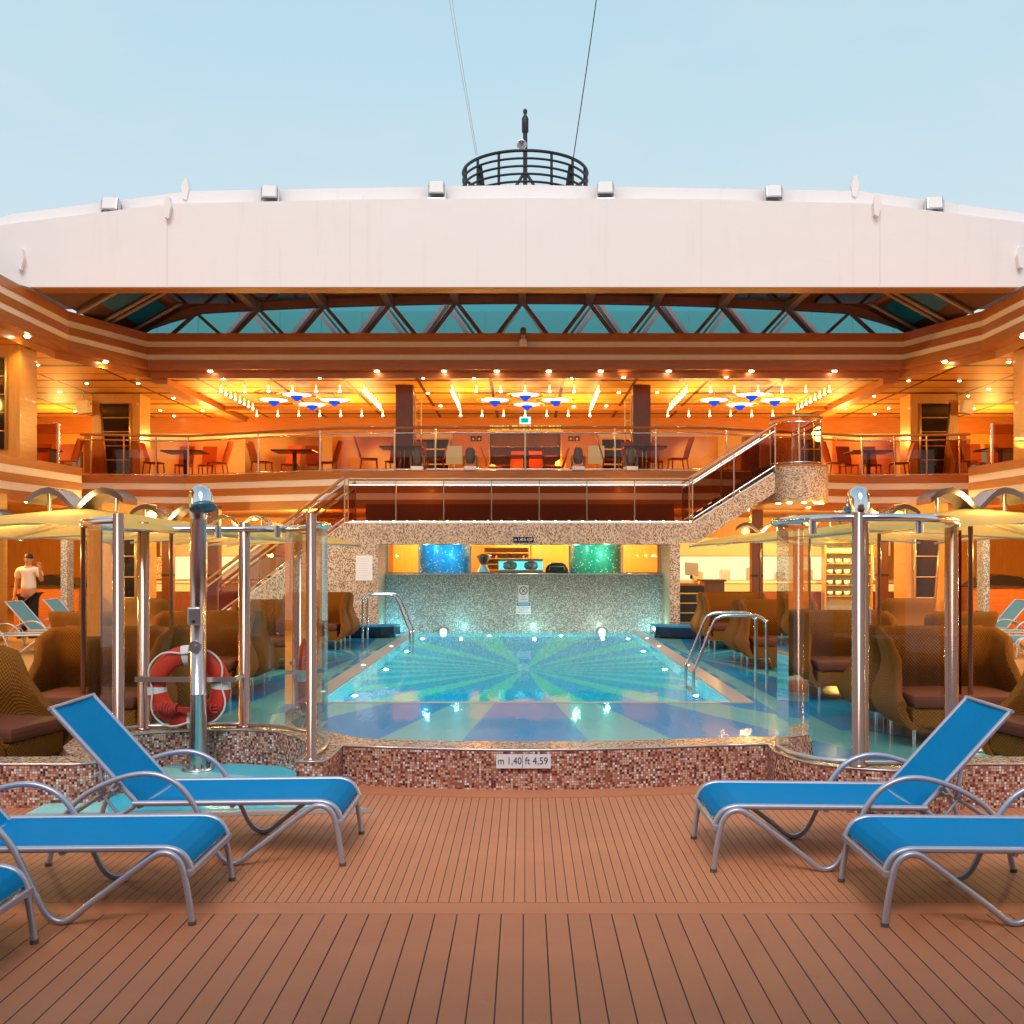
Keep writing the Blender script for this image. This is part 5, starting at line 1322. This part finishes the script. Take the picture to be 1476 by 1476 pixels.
for sx, w in ((-1,'left'),(1,'right')):
    panel_column('broad wood column with a dark ladder framed panel on the %s pool deck' % w, sx*9.5, 24.6, 2.98, 0, 1.0, sx)
    panel_column('broad plain wood column at the far %s of the pool deck' % w, sx*11.3, 20.4, 2.98, 0, 1.5, sx)
    # side counters with a dark glass dome
    t = thing('service_counter', 'pale wood counter with a dark glass dome on the %s side' % w, 'counter', (sx*11.0,24.2,0))
    mb = MB(); mb.box(min(sx*10.3,sx*11.8),max(sx*10.3,sx*11.8),24.0,24.9,0,1.0); part('cabinet', mb, A['wood'], t)
    mb = MB(); mb.box(min(sx*10.25,sx*11.85),max(sx*10.25,sx*11.85),23.95,24.95,1.002,1.04); part('worktop', mb, A['black'], t)
    mb = MB(); mb.xz([(sx*10.4,1.042),(sx*11.7,1.042),(sx*11.7,1.1),(sx*11.5,1.24),(sx*11.0,1.30),(sx*10.6,1.2)][::sx], 24.1, 24.8); part('dome', mb, A['darkglass'], t)
    mb = MB(); mb.xz([(sx*8.6,0),(sx*8.9,0),(sx*8.9,2.4),(sx*8.6,2.4)][::sx], 21.8, 22.1)
    t2 = thing('mosaic_post', 'slim post faced with grey mosaic at the %s side deck' % w, 'post', (sx*9.75,22.0,0))
    mb = MB(); mb.box(sx*9.75-.07,sx*9.75+.07,22.0,22.3,.55,2.2); part('mosaic_face', mb, A['mosaic_grey'], t2)
    mb = MB(); mb.box(sx*9.75-.09,sx*9.75+.09,21.98,22.32,0,.549); part('base', mb, A['table'], t2)
# lit bar on the right
t = thing('bar', 'long lit bar with a glowing counter front right of the mosaic wall', 'bar', (7.0,30,0))
mb = MB(); mb.box(5.0,11.0,29.6,30.2,0,.72); part('bar_front', mb, A['wood_dark'], t)
mb = MB(); mb.box(5.0,11.0,29.58,29.6,.725,.93); part('glow_panel', mb, A['litep'], t)
mb = MB(); mb.box(4.9,11.1,29.45,30.3,.96,1.02); part('counter_top', mb, A['cream'], t)
mb = MB(); mb.box(4.6,11.2,32.6,32.7,1.0,1.72); part('lit_back', mb, A['lite'], t)
mb = MB(); mb.box(4.5,11.3,32.2,32.75,1.74,2.3); part('steel_hood', mb, A['cream'], t)
mb = MB(); mb.box(4.5,11.3,31.9,32.6,.9,1.0); part('back_counter', mb, A['steel'], t)
for k in range(7):
    mb = MB(); x = 5.2+.85*k; mb.box(x,x+.3,32.2,32.5,1.002,1.25+.06*(k%3)); part('appliance', mb, A['steel'] if k%2 else A['cream'], t)
t = thing('display_cabinet', 'gold framed cabinet of white crockery behind the right glass screen', 'cabinet', (9.2,29.2,0))
mb = MB(); mb.box(8.35,9.6,29.2,29.35,.2,2.1); part('back_panel', mb, A['cream'], t)
mb = MB()
for z in (.2,.6,.9,1.2,1.5,1.8,2.1): mb.box(8.33,9.62,28.9,29.19,z,z+.03)
for x in (8.31,9.6): mb.box(x,x+.05,28.88,29.2,.2,2.13)
part('frame', mb, A['gold'], t)
mb = MB()
for z in (.63,.93,1.23,1.53):
    for k in range(5): mb.lathe([(.06,z+.002),(.09,z+.03),(.09,z+.12),(.0,z+.12)],10,Matrix.Translation((8.5+.24*k,29.04,0)))
part('crockery', mb, A['paper'], t)
t = thing('wine_rack', 'dark rack with metal rungs standing against the end of the mosaic wall', 'rack', (3.75,23.6,0))
mb = MB(); mb.box(3.50,4.03,23.62,23.9,0,1.05); part('dark_back', mb, A['black'], t)
mb = MB()
for z in (.2,.42,.64,.86): mb.box(3.50,4.03,23.58,23.615,z,z+.03)
part('rung', mb, A['gold'], t)
mb = MB(); mb.box(4.06,4.52,23.6,24.2,0,1.14); mb.box(4.0,4.56,23.55,24.25,1.142,1.19); single('bar_end', mb, A['wood_dark'], 'dark red end cabinet right of the rack beside the ledge', 'cabinet')
t = thing('till_screen', 'tilted white till screen on the counter behind the end of the mosaic wall', 'screen', (3.95,24.4,1.19))
mb = MB(); mb.box(-.18,.18,-.02,.02,-.15,.15,M=Matrix.Translation((3.9,24.4,1.42)) @ Matrix.Rotation(R(-14),4,'X') @ Matrix.Rotation(R(20),4,'Z'),bev=.01); part('display', mb, A['paper'], t)
mb = MB(); mb.cyl((3.9,24.45,1.19),(3.9,24.42,1.36),.03,8); part('foot', mb, A['black'], t)
# lit kitchen pass on the left behind the stairs
t = thing('bar', 'bright lit bar seen behind the left staircase', 'bar', (-8.5,30,0))
mb = MB(); mb.box(-11.0,-6.0,29.6,30.2,0,.72); part('bar_front', mb, A['wood_dark'], t)
mb = MB(); mb.box(-11.0,-6.0,29.58,29.6,.725,.93); part('glow_panel', mb, A['litep'], t)
mb = MB(); mb.box(-11.1,-5.9,29.45,30.3,.96,1.02); part('counter_top', mb, A['cream'], t)
mb = MB(); mb.box(-11.2,-6.0,32.6,32.7,1.0,1.72); part('lit_back', mb, A['lite'], t)
mb = MB(); mb.box(-11.3,-6.0,32.2,32.75,1.74,2.3); part('steel_hood', mb, A['cream'], t)
for i, x in enumerate((-10.2,-8.8,9.9)):
    mb = MB(); mb.box(x-.16,x+.16,29.0,29.05,1.1,1.7); single('mosaic_panel', mb, A['mosaic_far'], 'short mosaic panel at the back bar, %s' % ['far left','left of centre','on the right'][i], 'panel')  # a thin upright mosaic panel, not a supporting pillar
nb = thing('notice_board', 'white printed notice on the wood column at the left edge', 'notice', (-10.75,20.35,1.1))
mb = MB(); mb.box(-10.83,-10.67,20.36,20.385,1.15,1.52); part('sheet', mb, A['paper'], nb)
# lower level lamps
lpos = [(-11.5,24),(-9.5,26.5),(-8.5,28.5),(-6.0,28.8),(6.0,28.0),(8.5,28.5),(9.8,26.5),(11.5,24),(-13,20),(13,20),(-13,15),(13,15),(5.0,26.6),(-5.4,27.0),(7.2,26.4)]
for i, (x, y) in enumerate(lpos):
    dup(dl, (x,y,2.985), 0, 'round downlight in the ceiling over the pool deck bars', 'pool deck downlights')
for x, y, k in ((-12,22,1),(-8.5,27.5,1.2),(-5.8,29,.8),(5.8,27.5,1),(8.5,27.8,1.2),(12,22,1),(-12.5,16,.9),(12.5,16,.9),(-12.8,11,.8),(12.8,11,.8)):
    light('bar_light', (x,y,2.7), PW_L*k, WARM, .15)
for x in (-2.4,0,2.3): light('bar_light', (x,26.2,2.55), PW_L*.75, (1,.64,.27), .05)
light('landing_light', (-2.4,24.6,3.3), PW_L*.02, WARM, .1); light('landing_light', (2.4,24.6,3.3), PW_L*.02, WARM, .1)
for x, c in ((-1.9,(.12,.72,1)),(1.5,(.3,1,.7))): light('column_light', (x-.35,23.62,1.9), 16, c, .03); light('column_light', (x+.35,23.62,1.75), 16, c, .03)
for x, c, p in ((-2.93,(.12,.8,1),PW_T*1.3),(-1.4,(.25,1,1),PW_T),(.2,(.45,1,.9),PW_T),(1.7,(.75,1,.85),PW_T*.8),(2.88,(.35,1,.95),PW_T*1.0)):
    light('pool_light', (x,YR-.62,.10), p, c, .03)
for x, y in ((-2.2,13.4),(2.2,13.4),(-2.2,16.4),(2.2,16.4),(-2.2,19.4),(2.2,19.4),(-2.2,22.3),(2.2,22.3),(-.8,23.1),(.8,23.1),(0,12.5)):
    light('underwater_light', (x,y,-.6), PW_W, (.42,.95,1), .03)
# warm light under the parasols
for sx in (-1,1):
    for y in (9.3,12.2,15.2,18.4): light('parasol_light', (sx*(4.15 if y > 9.5 else 3.97),y-.45,2.22), PW_P*.35, GOLDN, .06); light('parasol_light', (sx*4.6,y+.3,1.74), PW_P*1.2, GOLDN, .05); light('parasol_light', (sx*7.0,y+.8,1.74), PW_P*1.2, GOLDN, .05)
# rolled speaker boxes etc. stay out; the person by the column
# ================================================================== the person by the left column
def skinmesh(name, verts, edges, radii, mat, parent, sub=2, root=0):
    me = bpy.data.meshes.new(name); me.from_pydata(verts, edges, [])
    o = bpy.data.objects.new(name, me); col.objects.link(o)
    s = o.modifiers.new('s', 'SKIN'); s.use_smooth_shade = True
    for i, v in enumerate(me.skin_vertices[0].data):
        r = radii[i]; v.radius = r if isinstance(r, tuple) else (r, r); v.use_root = (i == root)
    ss = o.modifiers.new('u', 'SUBSURF'); ss.levels = sub; ss.render_levels = sub
    dg = bpy.context.evaluated_depsgraph_get(); dg.update()
    m2 = bpy.data.meshes.new_from_object(o.evaluated_get(dg)); m2.name = name
    bpy.data.objects.remove(o)
    for p in m2.polygons: p.use_smooth = True
    m2.materials.clear(); m2.materials.append(mat)
    q = bpy.data.objects.new(name, m2); col.objects.link(q); q.parent = parent
    return q
px, py = -10.45, 21.9
pr = thing('person', 'person in white shirt and black trousers, one hand raised, by the left wood column', 'person', (px,py,0))
V = [(0,0,.98),(0,0,1.15),(0,-.01,1.32),(0,0,1.44),(0,-.01,1.52),(0,-.02,1.63),(0,-.015,1.73),
     (-.19,0,1.42),(-.26,.02,1.15),(-.25,-.08,.93),(-.25,-.11,.84),
     (.19,0,1.42),(.29,-.02,1.20),(.33,-.18,1.38),(.33,-.22,1.47),
     (-.10,0,.92),(-.11,-.01,.5),(-.12,.03,.09),(-.12,-.12,.04),
     (.10,0,.92),(.12,-.01,.5),(.13,.03,.09),(.13,-.12,.04)]
E = [(0,1),(1,2),(2,3),(3,4),(4,5),(5,6),(3,7),(7,8),(8,9),(9,10),(3,11),(11,12),(12,13),(13,14),(0,15),(15,16),(16,17),(17,18),(0,19),(19,20),(20,21),(21,22)]
RD = [(.15,.10),(.135,.095),(.155,.105),(.12,.08),.055,(.075,.095),(.06,.075),.065,.045,.034,.03,.065,.045,.034,.03,.085,.06,.042,.04,.085,.06,.042,.04]
skinmesh('body', V, E, RD, A['skin'], pr)
skinmesh('shirt', [(0,0,.96),(0,0,1.15),(0,-.01,1.32),(0,0,1.43),(-.20,0,1.42),(-.245,.012,1.24),(.20,0,1.42),(.265,-.012,1.27)], [(0,1),(1,2),(2,3),(3,4),(4,5),(3,6),(6,7)], [(.185,.135),(.165,.12),(.18,.13),(.13,.09),.085,.07,.085,.07], A['shirt'], pr)
skinmesh('trousers', [(0,0,1.0),(-.10,0,.88),(-.11,-.01,.5),(-.12,.03,.10),(.10,0,.88),(.12,-.01,.5),(.13,.03,.10)], [(0,1),(1,2),(2,3),(0,4),(4,5),(5,6)], [(.21,.16),.125,.09,.075,.125,.09,.075], A['trouser'], pr)
for s in (-1,1):
    mb = MB(); mb.box(s*.125-.05,s*.125+.05,-.2,.1,0,.085,bev=.03); part('shoe', mb, A['black'], pr, local=True)
mb = MB(); mb.grid(lambda u,v: (.088*math.cos(2*math.pi*u)*math.sin(math.pi*.55*v+.001), .0+.105*math.sin(2*math.pi*u)*math.sin(math.pi*.55*v+.001)+.012, 1.685+.10*math.cos(math.pi*.55*v)), 16, 8); part('hair', mb, A['hair'], pr, local=True)
mb = MB(); mb.lathe([(0,0),(.012,.012),(.014,.03),(.0,.05)],8,Matrix.Translation((0,-.115,1.61))); part('nose', mb, A['skin'], pr, local=True)
for s in (-1,1):
    mb = MB(); mb.lathe([(0,-.012),(.012,0),(0,.012)],8,Matrix.Translation((s*.033,-.105,1.655))); part('eye', mb, A['ink'], pr, local=True)
    mb = MB(); mb.lathe([(0,-.03),(.014,-.01),(.016,.015),(0,.03)],8,Matrix.Translation((s*.083,0,1.64))); part('ear', mb, A['skin'], pr, local=True)
mb = MB(); mb.tube([(-.025,-.107,1.585),(0,-.112,1.582),(.025,-.107,1.585)],.006,6); part('mouth', mb, A['maroon'], pr, local=True)
def hand(base, d, spread):
    d = Vector(d).normalized(); sv = Vector(spread).normalized(); b0 = Vector(base)
    vs = [tuple(b0), tuple(b0+d*.05), tuple(b0+d*.09)]; es = [(0,1),(1,2)]; rd = [.03,(.04,.022),(.036,.018)]
    for k, (o_, L) in enumerate(((-.032,.065),(-.011,.08),(.011,.075),(.03,.06))):
        i = len(vs); vs += [tuple(b0+d*.09+sv*o_), tuple(b0+d*(.09+L*.55)+sv*o_*1.15), tuple(b0+d*(.09+L)+sv*o_*1.2+Vector((0,-.012,0)))]
        es += [(2,i),(i,i+1),(i+1,i+2)]; rd += [.012,.010,.008]
    i = len(vs); vs += [tuple(b0+d*.04+sv*.045), tuple(b0+d*.085+sv*.07)]; es += [(1,i),(i,i+1)]; rd += [.013,.010]
    return skinmesh('hand', vs, es, rd, A['skin'], pr, 1)
hand((-.25,-.11,.86), (0,-.15,-1), (0,-1,0)); hand((.33,-.21,1.44), (.05,-.3,1), (1,0,0))
# ================================================================== sky, sun, camera
w = bpy.data.worlds.new('World'); sc.world = w; w.use_nodes = True; nt = w.node_tree
bg = nt.nodes['Background']; sky = N(nt, 'ShaderNodeTexSky', sky_type='NISHITA')
sky.sun_disc = False; sky.sun_elevation = R(SUN_EL); sky.sun_rotation = R(SUN_ROT); sky.air_density = 1.0; sky.dust_density = 2.0; sky.ozone_density = 2.0
sk = mixc(nt, 1.0, sky.outputs[0], (.10,.10,.10,1), 'MULTIPLY')
tc = N(nt, 'ShaderNodeTexCoord'); sp_ = N(nt, 'ShaderNodeSeparateXYZ'); nt.links.new(tc.outputs['Generated'], sp_.inputs[0])
air = ramp(nt, sp_.outputs[2], [(0.0,(.76,.81,.84,1)),(.18,(.69,.80,.86,1)),(.42,(.52,.74,.85,1)),(1.0,(.34,.52,.70,1))])
mpc = N(nt,'ShaderNodeMapping'); mpc.inputs['Scale'].default_value = (1,1,2.6); nt.links.new(tc.outputs['Generated'], mpc.inputs[0]); cl = noise(nt, mpc.outputs[0], 1.9, 6, .58)
air = mixc(nt, math_(nt,'MULTIPLY',math_(nt,'MAXIMUM',math_(nt,'SUBTRACT',cl,.44),0.0),1.6), air, (.78,.80,.82,1))
nt.links.new(mixc(nt, .90, sk, air), bg.inputs[0]); bg.inputs[1].default_value = SKY_S
s = bpy.data.lights.new('sun', 'SUN'); s.energy = SUN_P; s.angle = R(SUN_A); s.color = (1,.88,.82)
so = bpy.data.objects.new('sun', s); col.objects.link(so)
az = R(SUN_ROT)   # direction towards the sun, measured clockwise from +Y
dv = Vector((math.sin(az)*math.cos(R(SUN_EL_L)), math.cos(az)*math.cos(R(SUN_EL_L)), math.sin(R(SUN_EL_L))))
so.rotation_euler = dv.to_track_quat('Z', 'Y').to_euler(); so.location = (0,-20,20)
cam = bpy.data.cameras.new('camera'); co = bpy.data.objects.new('camera', cam); col.objects.link(co); sc.camera = co
co.location = (0,0,1.7); co.rotation_euler = (R(90),0,0)
cam.sensor_width = 36; cam.sensor_fit = 'HORIZONTAL'; cam.lens = 36*1500/1476
cam.shift_x = (738-757)/1476; cam.shift_y = (803-738)/1476; cam.clip_end = 500; cam.clip_start = .05
sc.view_settings.view_transform = 'Standard'; sc.view_settings.look = 'None'; sc.view_settings.gamma = 1; sc.view_settings.exposure = EXPO
cy = sc.cycles; sc.render.engine = 'CYCLES'
cy.max_bounces = 7; cy.diffuse_bounces = 3; cy.glossy_bounces = 4; cy.transparent_max_bounces = 24; cy.transmission_bounces = 4
cy.caustics_reflective = False; cy.caustics_refractive = False; cy.sample_clamp_indirect = 3; cy.sample_clamp_direct = 0
cy.use_denoising = True; cy.use_light_tree = True
try: cy.denoiser = 'OPENIMAGEDENOISE'
except Exception: pass

# unseen slab added above and behind the photographer to shade the nearest planks
t = thing('added_shade_slab', 'added unseen dark wooden slab over the viewpoint, shading the nearest planks', 'deck', (0,-5,3.3))
mb = MB(); mb.box(-13,13,-9,1.55,2.95,3.25); part('slab', mb, A['wood_dark'], t)
mb = MB(); mb.box(-13,13,1.55,1.6,2.9,3.27); part('edge_band', mb, A['wood'], t)
for x in (-9,-4.5,4.5,9):
    mb = MB(); mb.cyl((x,-1.6,0),(x,-1.6,2.95),.09,14); part('post', mb, A['white'], t)

mb = MB(); mb.box(-13.2,13.2,-9.3,-9.01,0,7.5); single('added_dark_wall', mb, A['wood_dark'], 'added unseen dark wooden wall behind the viewpoint, for the posts to reflect', 'wall')  # unseen wall added behind the viewpoint to darken reflections in the posts
